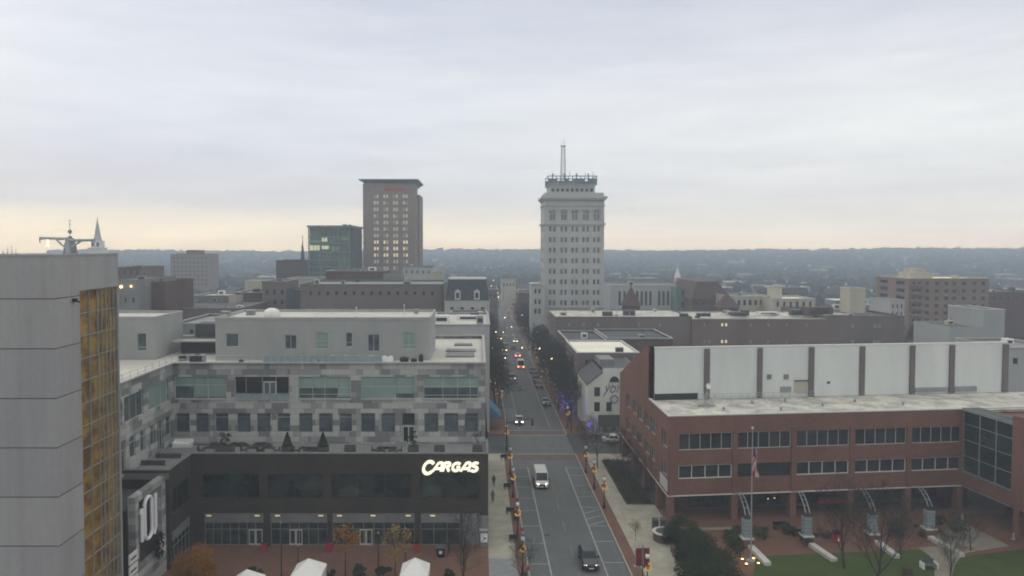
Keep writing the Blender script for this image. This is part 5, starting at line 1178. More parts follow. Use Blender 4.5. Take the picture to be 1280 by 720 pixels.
# --- limestone tower
GY=240; s=GY/900
gt=thing('limestone_tower','tall pale limestone office tower with lattice mast on the right of the street','tower',((677-598)*s,GY,0))
def gx(px): return (px-598)*s
def gz(py): return 37-(py-306)*s
f=fr_front(GY); cols=[690.3,704.6,718.2,731.9,745.5]; rows=[286.5,299.7,312.9,326.1,339.3,352.5,365.7,378.9]
wins=[]
for r_ in rows:
    for c in cols:
        for o in (-2.6,2.6): wins.append((gx(c+o-1.75),gx(c+o+1.75),gz(r_+3.3),gz(r_-3.3)))
tall=[(gx(c-4.2),gx(c+4.2),gz(276.3),gz(263.5)) for c in cols]
x0,x1=gx(680.5),gx(755); ZC=gz(247); GD=15
mb=MB(); facade(mb,f,x0,x1,0,ZC,wins+tall,.35)
sl=fr_left(x0); swl=[]
for r_ in rows:
    for k in range(3):
        c=GY+2.5+k*5; swl.append((-c-.9,-c+.9,gz(r_+3.3),gz(r_-3.3)))
facade(mb,sl,-GY-GD,-GY,0,ZC,swl,.3); mb.face([(x1,GY,0),(x1,GY+GD,0),(x1,GY+GD,ZC),(x1,GY,ZC)]); mb.face([(x0,GY+GD,0),(x1,GY+GD,0),(x1,GY+GD,ZC),(x0,GY+GD,ZC)])
mb.build('wall',[M['limestone']],gt)
for w in wins: window(gt,f,w,1,1,'glass_far_veiled','frame_light',.08,.35,simple=True)
for w in tall:
    o=window(gt,f,w,2,1,'glass_far_veiled','limestone',.25,.35,simple=True,zbars=[.72])
    mb=MB(); c=(w[0]+w[1])/2; r_=(w[1]-w[0])/2+.15
    pts=[(c-r_*math.cos(t*math.pi/10),GY-.12,w[3]-.1+.75*math.sin(t*math.pi/10)) for t in range(11)]; mb.path(pts,.18,5); mb.build('arch_moulding',[M['limestone']],o)
for w in swl: window(gt,sl,w,2,1,'glass_office','frame_light',.08,.3,simple=True)
mb=MB()
for py,o,h_ in ((247,.9,.8),(249.5,.45,.6),(257,.3,.35),(279.8,.45,.5),(281.6,.2,.3),(384,.3,.5)): mb.box(x0-o,x1+o,GY-o,GY+GD+o,gz(py)-h_*.5,gz(py)+h_*.5)
k_=0
xx=x0-.5
while xx<x1+.5: mb.box(xx,xx+.35,GY-.8,GY-.46,gz(250.6),gz(249.2)); xx+=.95
for k in range(6):
    c=x0+.4+(x1-x0-.8)*k/5; mb.box(c-.3,c+.3,GY-.14,GY-.002,gz(278.6),gz(258.2))
mb.box(x0+.2,x1-.2,GY+.2,GY+GD-.2,ZC+.4,gz(241)); mb.build('cornice',[M['limestone']],gt)
mb=MB(); mb.box(gx(687.5),gx(745),GY+3,GY+13,gz(241),gz(231.5)); mb.box(gx(686),gx(746.5),GY+2.6,GY+13.4,gz(231.5),gz(230.2)); mb.build('penthouse',[M['limestone']],gt)
mb=MB()
for k in range(9): c=gx(692+k*6.1); mb.box(c-.5,c+.5,GY+2.94,GY+3,gz(239),gz(235))
mb.build('penthouse_window',[M['glass_dark']],gt)
mb=MB(); a,b=gx(686),gx(747); zb_,zt_=gz(230.2),gz(219.5)
for y in (GY+2.6,GY+13):
    for k in range(13): mb.tube((a+(b-a)*k/12,y,zb_),(a+(b-a)*k/12,y,zt_),.13,.13,4)
    for z in (zb_+.2,(zb_+zt_)/2-.4,(zb_+zt_)/2+.5,zt_): mb.tube((a,y,z),(b,y,z),.15,.15,4)
    for k in (0,1,4,6,7,8,10,11): mb.box(a+(b-a)*k/12,a+(b-a)*(k+1)/12-.1,y,y+.1,zb_+.3,zb_+1.9)
for x in (a,b):
    for z in (zb_+.2,zt_): mb.tube((x,GY+2.6,z),(x,GY+13,z),.15,.15,4)
mb.box(gx(700),gx(733),GY+8,GY+14,gz(231),gz(223.5))
for k in range(6): mb.tube((a+2+k*2.6,GY+2.6,zt_),(a+2+k*2.6,GY+2.6,zt_+.6+.5*(k%3)),.09,.07,4); 
for k in range(4): mb.box(a+1.2+k*4,a+1.6+k*4,GY+2.3,GY+2.55,zt_-.9,zt_+.9)
mb.build('roof_frame',[M['hotel_crown']],gt)
mb=MB(); cx=gx(707.8); z=gz(226); zt=gz(178); hw=.85; cy=GY+10
nseg=11
for k in range(nseg):
    a0=z+(zt-z)*k/nseg; a1=z+(zt-z)*(k+1)/nseg; w0=hw*(1-.35*k/nseg); w1=hw*(1-.35*(k+1)/nseg)
    c0=[(cx-w0,cy-w0,a0),(cx+w0,cy-w0,a0),(cx+w0,cy+w0,a0),(cx-w0,cy+w0,a0)]; c1=[(cx-w1,cy-w1,a1),(cx+w1,cy-w1,a1),(cx+w1,cy+w1,a1),(cx-w1,cy+w1,a1)]
    for q in range(4): mb.tube(c0[q],c1[q],.08,.08,4); mb.tube(c0[q],c1[(q+1)%4],.045,.045,3); mb.tube(c0[(q+1)%4],c1[q],.045,.045,3); mb.tube(c1[q],c1[(q+1)%4],.045,.045,3)
for q,dx in enumerate((-.7,0,.5)): mb.tube((cx+dx,cy,zt),(cx+dx,cy,zt+1+q*.9),.06,.04,4)
mb.box(cx-.9,cx+.9,cy-.9,cy+.9,zt-.15,zt+.05); mb.build('lattice_mast',[M['steel']],gt)
block('annex','narrow pinkish annex at the left foot of the limestone tower',664,681,357,236,8,'limestone',rows=((361,367),(374,380.5),(386,392.5)),colx=[669.5,674.5],ww=3,trim='limestone')

# --- brown hotel tower
HY=330; s=HY/900
def gx(px): return (px-598)*s
def gz(py): return 37-(py-306)*s
ht=thing('hotel_tower','tall brown brick hotel tower with flat overhanging roof plate and lit lower windows','tower',(gx(454),HY,0)); f=fr_front(HY); fs=fr_right(gx(519))
cols=[470.4,482.4,494.6,506.8]; rows=[245.3+8.15*k for k in range(12)]
wins=[(gx(c+o-1.4),gx(c+o+1.4),gz(r_+2.5),gz(r_-2.2)) for r_ in rows for c in cols for o in (-1.75,1.75)]
mb=MB(); facade(mb,f,gx(454),gx(519),0,gz(230),wins,.3)
sw=[(HY+5+9*k,HY+7.5+9*k,gz(r_+2.2),gz(r_-1.8)) for r_ in rows[:11] for k in range(1)]
facade(mb,fs,HY,HY+14,0,gz(230),sw,.3); facade(mb,fr_right(gx(519)+.9),HY+14,HY+35,0,gz(241),[],.3); mb.face([(gx(519),HY+14,0),(gx(519)+.9,HY+14,0),(gx(519)+.9,HY+14,gz(241)),(gx(519),HY+14,gz(241))])
mb.face([(gx(454),HY,0),(gx(454),HY+30,0),(gx(454),HY+30,gz(230)),(gx(454),HY,gz(230))]); mb.box(gx(454)+.3,gx(519)-.3,HY+.6,HY+34.5,1,gz(241)); mb.build('wall',[M['hotel']],ht)
mb=MB()
for c in cols:
    mb.box(gx(c-3.5),gx(c+3.5),HY-.02,HY+.1,0,.3)
lit_rows={7:1.0,8:.7,9:1}
for i,w in enumerate(wins):
    r_=i//8; window(ht,f,w,1,1,'lit_window' if (r_ in(7,8,9) and (i*7+r_)%5!=0) else ('lit_dim' if (i*5+r_)%4 else 'glass_pale'),'frame_light',.12,.3,simple=True)
for w in sw: window(ht,fs,w,1,1,'glass_dark','frame_grey',.1,.3,simple=True)
mb=MB(); mb.box(gx(455),gx(518),HY+.6,HY+30,gz(230),gz(227.5)); mb.hexa([(gx(454),HY-.2,gz(228.2)),(gx(519),HY-.2,gz(228.2)),(gx(519),HY+28,gz(228.2)),(gx(454),HY+28,gz(228.2)),(gx(449.5),HY-2.2,gz(225.5)),(gx(523.5),HY-2.2,gz(225.5)),(gx(523.5),HY+30,gz(225.5)),(gx(449.5),HY+30,gz(225.5))]); mb.box(gx(449.5),gx(523.5),HY-2.2,HY+30,gz(225.5),gz(224.6)); mb.build('roof_plate',[M['hotel_crown']],ht)
me=text_mesh('Marriott',2.7,.08,.05,.03,'hotel_sign')
for v in me.vertices: v.co=Vector((v.co.x,-v.co.z,v.co.y))
me.materials.clear(); me.materials.append(M['bow']); o=bpy.data.objects.new('hotel_sign',me); COL.objects.link(o); o.location=(gx(480),HY-.1,gz(239)); tag(o,'small red lettering high on the front of the brown hotel tower','sign')

# --- glass office block beside the hotel
BY=290; s=BY/900
def gx(px): return (px-598)*s
def gz(py): return 37-(py-306)*s
bt=thing('glass_office_block','dark glass office block with lit floors left of the brown hotel','building',(gx(386),BY,0))
mb=MB(); mb.box(gx(387),gx(438),BY+.6,BY+24,0,gz(284)); mb.build('glass_front',[M['curtain']],bt)
mb=MB(); mb.box(gx(438),gx(440.5),BY+.2,BY+24.5,0,gz(284.5)); mb.build('side_wall',[M['dgrey']],bt)
mb=MB(); mb.box(gx(384.5),gx(441.5),BY-1,BY+25,gz(284.5),gz(281.8)); mb.box(gx(424),gx(428),BY+8,BY+11,gz(282),gz(279.5)); mb.box(gx(431),gx(434),BY+8,BY+11,gz(282),gz(280)); mb.build('roof_plate',[M['hotel_crown']],bt)
mb=MB()
for py in (296,304,315,325,334,341.5): mb.box(gx(385.5),gx(438),BY+.1,BY+.59,gz(py+.7),gz(py-.7))
for px in (386,400.5,424.5,437.5): mb.box(gx(px-.7),gx(px+.7),BY,BY+.58,0,gz(284.5))
for px in (392,396,405,410,414,419,429,433): mb.box(gx(px-.15),gx(px+.15),BY+.3,BY+.59,0,gz(284.5))
mb.build('facade_frame',[M['green_metal']],bt)
for a,b,c,d in ((387,400,306.5,313),(402,411,307,311.5),(413,424,308,313.5),(388,399,300,303),(426,436,296.7,300),(402,409,297,302)):
    mb=MB(); mb.box(gx(a),gx(b),BY+.5,BY+.57,gz(d),gz(c)); mb.build('lit_floor',[M['glass_blind'] if a not in(402,387) else M['lit_floor']],bt)

# --- listed mid distance blocks
_=block('long_brick_block','long brick block with green cornice and one row of small windows behind the panelled office',375,553,356,200,24,'brick_grey','roof_grey',rows=((364,369.5),),cols=15,ww=.4,trim='green_metal')
block('brick_block','low dark red brick block on top of the long brick block',407,480,339,228,14,'brick2','roof_grey',trim='coping')
block('grey_block','pale grey stair block beside the low red brick block',479,501,343,226,10,'grey',trim=None)
block('beige_block','small beige flat roofed block right of the grey stair block',540,553,341,240,8,'cream')
t,x0,x1,z1=block('mansard_house','stone house with dark mansard roof and two white dormers left of the street',556,612,377,190,16,'limestone','slate',rows=((384,391),(395,402)),cols=4,ww=.35,trim='cream',par=.1)
mb=MB(); zt=37-(350-306)*190/900
mb.hexa([(x0,190.1,z1+.22),(x1,190.1,z1+.22),(x1,206,z1+.22),(x0,206,z1+.22),(x0+.9,191.6,zt),(x1-.9,191.6,zt),(x1-.9,204,zt),(x0+.9,204,zt)]); mb.box(x0+.8,x1-.8,191.5,204.1,zt,zt+.25,1); mb.build('mansard_roof',[M['slate'],M['coping']],t)
for px in (572,596):
    c=(px-598)*190/900; mb=MB(); mb.box(c-.75,c+.75,189.9,191.6,z1+.5,z1+2.6); mb.hexa([(c-.9,189.8,z1+2.6),(c+.9,189.8,z1+2.6),(c+.9,191.7,z1+2.6),(c-.9,191.7,z1+2.6),(c-.02,189.8,z1+3.2),(c+.02,189.8,z1+3.2),(c+.02,191.7,z1+3.2),(c-.02,191.7,z1+3.2)]); mb.box(c-.4,c+.4,189.86,189.9,z1+.9,z1+2.3,1); mb.build('dormer',[M['frame_light'],M['glass_dark']],t)
# corner building past the cross street on the left, with blue awning
t,x0,x1,z1=block('corner_block','beige corner block beyond the cross street on the left with flat cluttered roof',536,612,407,141,26,'limestone','roof_light',rows=((440,452),(470,482)),cols=5,ww=.4,side=5)
block('row_block','beige grey row block behind the corner block on the left side of the street',560,609,398,168,20,'grey','roof_grey',rows=((410,417),),cols=4,ww=.4,side=4)
rooftop(552,0,150,3.2,2,1.4,'pale roof unit on the corner block left of the street','white_metal',zr=z1-.35); rooftop(585,0,155,5,1.5,.9,'long low white duct on the corner block roof','white_metal',zr=z1-.35); rooftop(600,0,147,1.4,1.4,1.6,'tall grey unit at the street end of the corner block roof',zr=z1-.35)
aw=thing('blue_awning','bright blue awning over the left pavement beyond the crossing','awning',(2.2,141,3))
mb=MB(); X_=x1; mb.hexa([(X_,141.2,3.1),(X_+2.3,141.2,3.0),(X_+2.3,148,3.0),(X_,148,3.1),(X_,141.2,5.2),(X_+.1,141.2,5.2),(X_+.1,148,5.2),(X_,148,5.2)]); mb.box(X_,X_+2.3,141.15,148.05,2.7,3.0); mb.build('canopy',[M['blue_awning']],aw)
mb=MB(); mb.tube((X_+.05,142,5.1),(X_+2.2,142,3.0),.04,.04,4); mb.tube((X_+.05,147,5.1),(X_+2.2,147,3.0),.04,.04,4); mb.build('bracket',[M['black_metal']],aw)

# right side of the street beyond the crossing
s=141/900
mw=thing('mural_building','white painted building with sloping roof line, dark awning and script mural','building',(21.5,141,0))
fm=fr_front(141); wz=lambda py: 37-(py-306)*s; wx=lambda px:(px-598)*s
ws=[(743.8,751,485,497),(743.8,751,504,516),(759,766,504,516),(755,760,534,541),(766,771,534,541)]
hw=[(wx(a),wx(b),wz(d),wz(c)) for a,b,c,d in ws]
mb=MB(); facade(mb,fm,wx(735),wx(800),0,wz(482),hw,.2)
mb.face([(wx(735),141,wz(482)),(wx(800),141,wz(482)),(wx(800),141,wz(461)),(wx(754),141,wz(461)),(wx(754),141,wz(467))]); 
mb.face([(wx(735),141,0),(wx(735),165,0),(wx(735),165,wz(482)),(wx(735),141,wz(482))]); mb.face([(wx(800),141,0),(wx(800),165,0),(wx(800),165,wz(461)),(wx(800),141,wz(461))]); mb.face([(wx(735),165,0),(wx(800),165,0),(wx(800),165,wz(461)),(wx(754),165,wz(461)),(wx(735),165,wz(482))]); mb.build('wall',[M['whitewall']],mw)
mb=MB(); mb.hexa([(wx(734),140.8,wz(482.5)),(wx(754),140.8,wz(466.5)),(wx(754),165,wz(466.5)),(wx(734),165,wz(482.5)),(wx(734),140.8,wz(481)),(wx(754),140.8,wz(464.8)),(wx(754),165,wz(464.8)),(wx(734),165,wz(481))]); mb.box(wx(754)+.1,wx(800),141.3,164.8,wz(462.5),wz(461.8)); mb.build('roof',[M['roof_dark']],mw)
mb=MB(); mb.box(wx(756),wx(775),146,152,wz(462),wz(455)); mb.build('roof_box',[M['grey']],mw)
for i,w in enumerate(hw): window(mw,fm,w,1,1,'glass_dark' if i<3 else 'glass_blind','frame_dark',.09,.2,zbars=[.5] if i<3 else [])
mb=MB(); c=wx(769); r_=.95; pts=[(c+r_*math.cos(math.pi*k/12),140.96,wz(478)+r_*1.1*math.sin(math.pi*k/12)) for k in range(13)]; mb.face(pts); mb.face([(c-r_,140.9,wz(478)-.12),(c+r_,140.9,wz(478)-.12),(c+r_,140.96,wz(478)),(c-r_,140.96,wz(478))]); mb.build('arched_window',[M['glass_dark']],mw)
mb=MB(); mb.hexa([(wx(749),139.6,wz(533)),(wx(790),139.6,wz(533)),(wx(790),140.98,wz(533)),(wx(749),140.98,wz(533)),(wx(749),140.6,wz(520)),(wx(790),140.6,wz(520)),(wx(790),140.98,wz(520)),(wx(749),140.98,wz(520))]); mb.build('awning',[M['dark_awning']],mw)
me=text_mesh('york',3.0,.02,.35,-.01,'mural_lettering')
for v in me.vertices: v.co=Vector((v.co.x*.78,-v.co.z,v.co.y))
me.materials.clear(); me.materials.append(M['mural']); o=bpy.data.objects.new('mural_lettering',me); COL.objects.link(o); o.parent=mw; o.location=(wx(755.5)-21.5,-.03,wz(492))
mb=MB(); mb.torus((wx(769),140.95,wz(500)),.72,.16,'y',20,6); mb.build('painted_ring',[M['mural_blue']],mw)
mb=MB()
for px in (761.4,766,773): mb.tube((wx(px),140.96,wz(484)),(wx(px)+.15,140.96,wz(481)),.07,.05,4); mb.ball((wx(px)+.15,140.95,wz(480)),.09,5)
mb.build('painted_figures',[M['mural']],mw)
t,x0,x1,z1=block('brick_row_building','old brick building with bright white flat roof behind the mural building',722,800,442,155,20,'brick_grey','roof_white',rows=((450,456),),cols=4,ww=.25,par=.15,trim='frame_light',side=4)
rooftop(775,0,158,1.6,1.2,1.0,'small dark box at the front edge of the bright white roof',zr=z1-.3,m='dgrey')
block('street_row_building','tall narrow pinkish building along the right side of the street before the long brick block',709.5,760,427,177,21,'brick2','roof_dark',rows=((440,450),(458,468)),cols=3,ww=.3,side=4,trim='limestone')
t,x0,x1,z1=block('long_brick_building','very long brown brick building with stained whitish roof crossing the view on the right',694,866,397,201,22,'brick_grey','roof_dirty',rows=((404,408.5),(425,429.5)),colx=[712,730,748,800,826],ww=3.4,glass='glass_blind',par=.05,trim='brick_grey',side=4)
block('brick_wing','brown brick wing with two pairs of lit windows adjoining the very long brick building',866,1034,399.5,200,22,'brick_brown','roof_dirty',rows=((404,408.5),(425,429.5)),colx=[882,888,904,909,940,962,985,1010],ww=3.4,glass='glass_blind',par=.05,trim='coping',lit=(2,3,10,11))
for k,(px,Y,w,d,h_) in enumerate(((757,206,1.6,1.2,1.2),(763,206,1.2,1.2,1.2),(783,207,1.6,1.4,1.4),(791,207,1.4,1.2,1.3),(853,204,1.2,1,.8),(858,204,1.1,1,.8),(874,204,1.1,1,.9),(880,204,1.1,1,.9),(886,204,1.1,1,.9),(924,205,4,2,1.1),(932,207,2,1.5,1.5),(994,207,2.5,2,1.6),(1002,208,3,2,1.3),(960,212,6,2,.5))):
    rooftop(px,0,Y,w,d,h_,'small dark roof unit standing on the whitish roof of the very long brick building','dgrey' if k!=13 else 'white_metal',zr=z1-.05)
t,x0,x1,z1=block('brick_warehouse','darker brick warehouse continuing the long building to the right',1034,1132,396,200,30,'brick_grey','roof_dark',rows=((405,410),(425,430)),colx=[1068,1096,1101],ww=5,glass='glass_blind',trim='brick_grey')
rooftop(1042,0,206,7,5,.5,'flat cream roof patch unit on the darker brick warehouse','cream',zr=z1-.35,name='roof_hatch'); rooftop(1022,0,206,8,3,2.4,'brown plant room at the joint of the long brick buildings','brick2',zr=z1-.35,name='plant_room')
t,x0,x1,z1=block('stair_tower','slim cream stair tower standing above the brick warehouse roof',1063.5,1083,361,214,6,'cream',trim='frame_light')
block('red_row_house','narrow brick house front before the long brick building on the right of the street',760,842,424,178,20,'brick2','roof_dark',trim='coping')

block('colonnade_bank','pale classical building with tall window strips right of the limestone tower',762,846,357,300,20,'limestone','roof_grey',rows=((364,382),),colx=[775,781,797,802.5,808,813.5,824.5,830,835.5,841],ww=3,trim='limestone')
t,x0,x1,z1=block('green_front_building','narrow green copper fronted building right of the classical one',846,867,360,292,14,'green_metal','roof_grey',rows=((363,371),(377,385)),colx=[856],ww=7,trim='green_metal')
def pyramid(name,label,cat,pxa,pxb,yt,yb,Y,wall,roof,top=0.02,base_y=None,depth=None,finial=0):
    s=Y/900; a,b=(pxa-598)*s,(pxb-598)*s; c=(a+b)/2; w=(b-a)/2; ze=37-(yb-306)*s; zt=37-(yt-306)*s
    t=thing(name,label,cat,(c,Y,0)); mb=MB(); mb.box(c-w*.85,c+w*.85,Y-w*.85,Y+w*.85,0,ze); mb.build('wall',[M[wall]],t)
    mb=MB(); e=w*top; mb.hexa([(c-w,Y-w,ze),(c+w,Y-w,ze),(c+w,Y+w,ze),(c-w,Y+w,ze),(c-e,Y-e,zt),(c+e,Y-e,zt),(c+e,Y+e,zt),(c-e,Y+e,zt)])
    if finial: mb.tube((c,Y,zt-.5),(c,Y,zt+finial),.12,.05,5); mb.ball((c,Y,zt+finial*.6),.35,6)
    mb.build('spire',[M[roof]],t); return t,c,ze,zt
pyramid('roof_turret','steep reddish brown pyramid roof turret in front of the classical building','turret',778,800,358,382,250,'brick2','brick2',finial=.6)
pyramid('roof_turret','second brown pyramid roof turret near the market roof','turret',896,922,366,384,260,'brick2','brick2')
t,x0,x1,z1=block('market_hall','brick market hall with broad brown gabled roof',866,912,374,280,30,'brick2','slate',rows=((377,382),),cols=5,ww=.4,trim=None)
mb=MB(); a=(866-598)*280/900; b=(912-598)*280/900; zt=37-(352-306)*280/900; c=(a+b)/2; mb.hexa([(a-.5,279.5,z1),(b+.5,279.5,z1),(b+.5,311,z1),(a-.5,311,z1),(c-5,281,zt),(c+3,281,zt),(c+3,309,zt),(c-5,309,zt)]); mb.build('hip_roof',[M['brick2']],t)
t,x0,x1,z1=block('arcaded_building','cream arcaded building with round windows between market hall and stair tower',912,965,371,265,18,'cream','roof_grey',rows=((375,382),),cols=7,ww=.55,trim='cream')
block('cream_block','cream block with dark windows right of the arcaded building',967,1020,374,255,16,'cream','roof_white',rows=((377,384),),cols=6,ww=.4,trim='frame_light')
block('cream_tower_block','small square cream tower on the cream block',967.5,978,360,262,6,'cream',trim=None)
block('pale_house','pale narrow building with green windows left of the balcony apartments',1114,1132,376,225,12,'limestone',rows=((380,386),(390,396)),cols=3,ww=.4)
# church steeple, right
t,c,ze,zt=pyramid('church_steeple','small white church steeple on the horizon right of the limestone tower','steeple',843.5,850.5,334,347,420,'cream','white_metal',finial=1.5)
# apartments with balconies
AY=240; s=AY/900
rows=[(352+9.3*k,357+9.3*k) for k in range(7)]
t,x0,x1,z1=block('apartment_block','tan brick apartment block with balconies in the right distance',1137,1237,348.5,AY,20,'brick_tan','roof_white',rows=rows,colx=[1144,1150,1160,1172,1184,1194,1206,1219,1230],ww=5,glass='glass_dark',trim='cream',par=.2,side=2)
mb=MB(); mb.box((1143-598)*s,(1171-598)*s,AY+2,AY+9,z1-.2,37-(341-306)*s); mb.build('penthouse',[M['cream']],t); mb=MB(); mb.box((1148-598)*s,(1164-598)*s,AY+3,AY+8,37-(341-306)*s,37-(336-306)*s); mb.build('lift_housing',[M['cream']],t); mb=MB(); mb.box((1202-598)*s,(1207-598)*s,AY+3,AY+5,z1-.2,37-(345-306)*s); mb.build('chimney',[M['cream']],t)
for r_ in rows:
    z=37-(r_[1]-306)*s-.25
    mb=MB(); mb.box((1139-598)*s,(1155-598)*s,AY-1.3,AY-.01,z-.15,z); mb.box((1139-598)*s,(1155-598)*s,AY-1.3,AY-1.22,z,z+.8); mb.build('balcony',[M['brick_tan']],t)
t,x0,x1,z1=block('pale_wall_house','pale grey warehouse wall behind the right end of the white rooftop wall',1189,1232,409,170,14,'stucco','roof_dark',trim=None)  # wall in its own pale stucco colour
block('white_wall_building','pale blank wall building rising behind the pale warehouse wall near the right edge',1231,1258,388,185,14,'stucco','roof_grey',trim='frame_light')
block('beige_corner_building','beige stepped building seen past the right end of the white rooftop wall',1259,1330,436,135,14,'limestone','roof_grey',rows=((448,456),),cols=3,ww=.3)
block('brown_roof_house','dark brown house group at the far right edge',1236,1300,365,260,20,'brick2','slate',rows=((370,376),),cols=6,ww=.3,trim=None)
# left middle distance
t,x0,x1,z1=block('blue_grey_block','bluish grey block with two warm lights right behind the gold glass tower',140,172,350,175,22,'grey','roof_grey',rows=((372,379),),cols=3,ww=.3,trim=None)
for px,py,r_ in ((150.5,358.5,.36),(163,358,.26)):
    x=(px-598)*174.6/900; mb=MB(); mb.ball((0,0,0),r_,8); mb.tube((0,0,0),(0,.35,.1),.06,.06,5,1); tag(mb.build('wall_lamp',[M['warm'],M['black_metal']],origin=(x,174.65,37-(py-306)*174.6/900)),['larger warm wall lamp at the left of the bluish grey block','smaller warm wall lamp at the right of the bluish grey block'][0 if px<155 else 1],'lamp')
block('brown_plant_block','brown rooftop block with dark windows above the bluish grey block',142,176,335,190,14,'brick_grey','roof_grey',rows=((337,344),),cols=4,ww=.35,trim='brick_grey')
block('red_brown_block','red brown brick block right of the bluish grey block',172,206,352,182,18,'brick2','roof_dark',trim=None)
rows=[(321+5.4*k,324.3+5.4*k) for k in range(7)]
t,x0,x1,z1=block('brick_apartment_tower','distant orange brick apartment slab with many small windows on the left horizon',213,262,318,520,18,'brick_tan','roof_dark',rows=rows,cols=9,ww=.5,trim='brick2')
mb=MB(); s=520/900; mb.box((230-598)*s,(248-598)*s,524,532,z1-.4,37-(312.5-306)*s); mb.build('penthouse',[M['brick2']],t)
block('red_brick_block','dark red brick block beneath the thin spire left of the glass office',345,385,326,330,20,'brick2','roof_grey',rows=((331,334),(338,341)),cols=9,ww=.4,trim='brick2')
pyramid('church_spire','thin dark church spire just left of the glass office block','steeple',376,380.6,297,326,340,'brick2','slate',finial=1)
block('arched_brick_block','brown brick block with two rows of arched windows left of the long brick block',327,358,352,215,14,'brick_grey','roof_grey',rows=((362,369),(375,381)),cols=3,ww=.45,trim='coping')
block('beige_parapet_block','beige block with flat parapet left of the long brick block',357,402,349,235,16,'limestone','roof_grey',trim='limestone')
block('dark_recess_block','dark bluish block between the arched brick block and the long brick block',357,376,362,206,10,'dgrey','roof_dark',trim=None)
block('white_tank_house','pale square rooftop block on the left town roofs',305,325,351,240,8,'cream','roof_white',trim=None)
block('pale_grey_shop','pale grey shop building behind the gap between the penthouses',240,286,370,215,14,'grey','roof_light',rows=((376,381),),cols=1,ww=.6,glass='glass_blind',trim='coping')
block('cream_shed','small cream shed left of the pale grey shop building',228,242,378,212,8,'cream','roof_white',trim=None)
block('bright_gable_block','bright narrow gable wall right of the pale grey shop building',285,294,369,213,14,'cream',trim=None)
block('brown_row_building','brown row building with pale band beneath the rooftop block',294,325,366,220,12,'brick2','roof_light',rows=((369,373),),cols=7,ww=.4,trim='coping')
block('dark_row_building','long dark flat roof seen in the gap between the two penthouses',200,300,386,190,30,'brick_grey','roof_dark',rows=((398,404),),cols=8,ww=.35,trim='roof_grey')
block('low_gap_building','low grey building in the gap behind the terrace stair',215,275,405,150,20,'grey','roof_grey',rows=((412,418),),cols=4,ww=.35,trim='coping')
block('ghost_house','grey stone house with chimneys right below the brown hotel tower',503,541,334,300,14,'limestone','slate',rows=((338,342),),cols=5,ww=.3,trim='grey')
# pale market and steeple pieces left
cup=thing('church_cupola','dark domed church cupola with ball finial above the grey tower roof','cupola',((88-598)*400/900,400,0))
s=400/900; c=(88-598)*s; Z=lambda py:37-(py-306)*s
mb=MB(); mb.lathe((c,400,0),[(4.2,0),(4.2,Z(318)),(3.6,Z(316)),(3.1,Z(308)),(2.6,Z(303)),(2.2,Z(299)),(1.2,Z(296.5)),(.5,Z(295))],12); mb.build('dome',[M['slate']],cup)
mb=MB(); mb.tube((c,400,Z(295)),(c,400,Z(274)),.22,.1,6); mb.ball((c,400,Z(289.5)),1.15,10); mb.ball((c,400,Z(280.5)),.6,8,sz=.5); mb.tube((c-1,400,Z(275.5)),(c+1,400,Z(275.5)),.12,.12,4); mb.build('finial',[M['slate']],cup)
stp=thing('church_steeple','slender pale church steeple above the grey tower roof at the left','steeple',((122.5-598)*420/900,420,0))
s=420/900; c=(122.5-598)*s; Z=lambda py:37-(py-306)*s
mb=MB(); mb.box(c-3.7,c+3.7,416,424,0,Z(310)); mb.box(c-4,c+4,415.7,424.3,Z(310.5),Z(309.3)); mb.box(c-2.7,c+2.7,417.3,422.7,Z(309.5),Z(301)); mb.build('tower_stage',[M['white_metal']],stp)
mb=MB(); mb.lathe((c,420,Z(301)),[(2.6,0),(1.7,3),(.9,8.5),(.3,Z(275)-Z(301)),(.05,Z(270)-Z(301))],8); mb.build('spire',[M['limestone']],stp)
for k in range(2): mb=MB(); mb.box(c-.7+(k*2-1)*1.4,c+.7+(k*2-1)*1.4,417.2,417.32,Z(308),Z(303)); mb.build('belfry_opening',[M['glass_dark']],stp)
# monument in the square
mo=thing('monument','thin pale stone monument column standing in the middle of the street at the square','monument',(12.2,285,0)); s=285/900
mb=MB(); mb.box(9.9,14.5,282.7,287.3,0,1.2); mb.box(10.9,13.5,283.7,286.3,1.2,4.2); mb.box(11.6,12.8,284.4,285.6,4.2,10.5); mb.box(11.3,13.1,284.1,285.9,10.5,11); mb.build('column',[M['limestone']],mo)
mb=MB(); mb.lathe((12.2,285,11),[(.5,0),(.35,1),(.4,1.8),(.15,2.2),(.2,2.5),(.02,2.8)],8); mb.build('statue',[M['limestone']],mo)
block('far_street_house','pale hazy building closing the left side of the street beyond the square',627,645,350,420,14,'cream','roof_grey',rows=((354,358),),cols=4,ww=.4)
block('far_street_row','dim brick row on the right beyond the square, left of the tower annex',648,664,366,330,16,'brick2','roof_dark',rows=((370,374),),cols=4,ww=.4)
block('far_left_row','dim row building left of the street beyond the mansard house',604,622,362,300,20,'brick_grey','roof_dark',rows=((368,373),(380,385)),cols=3,ww=.4)

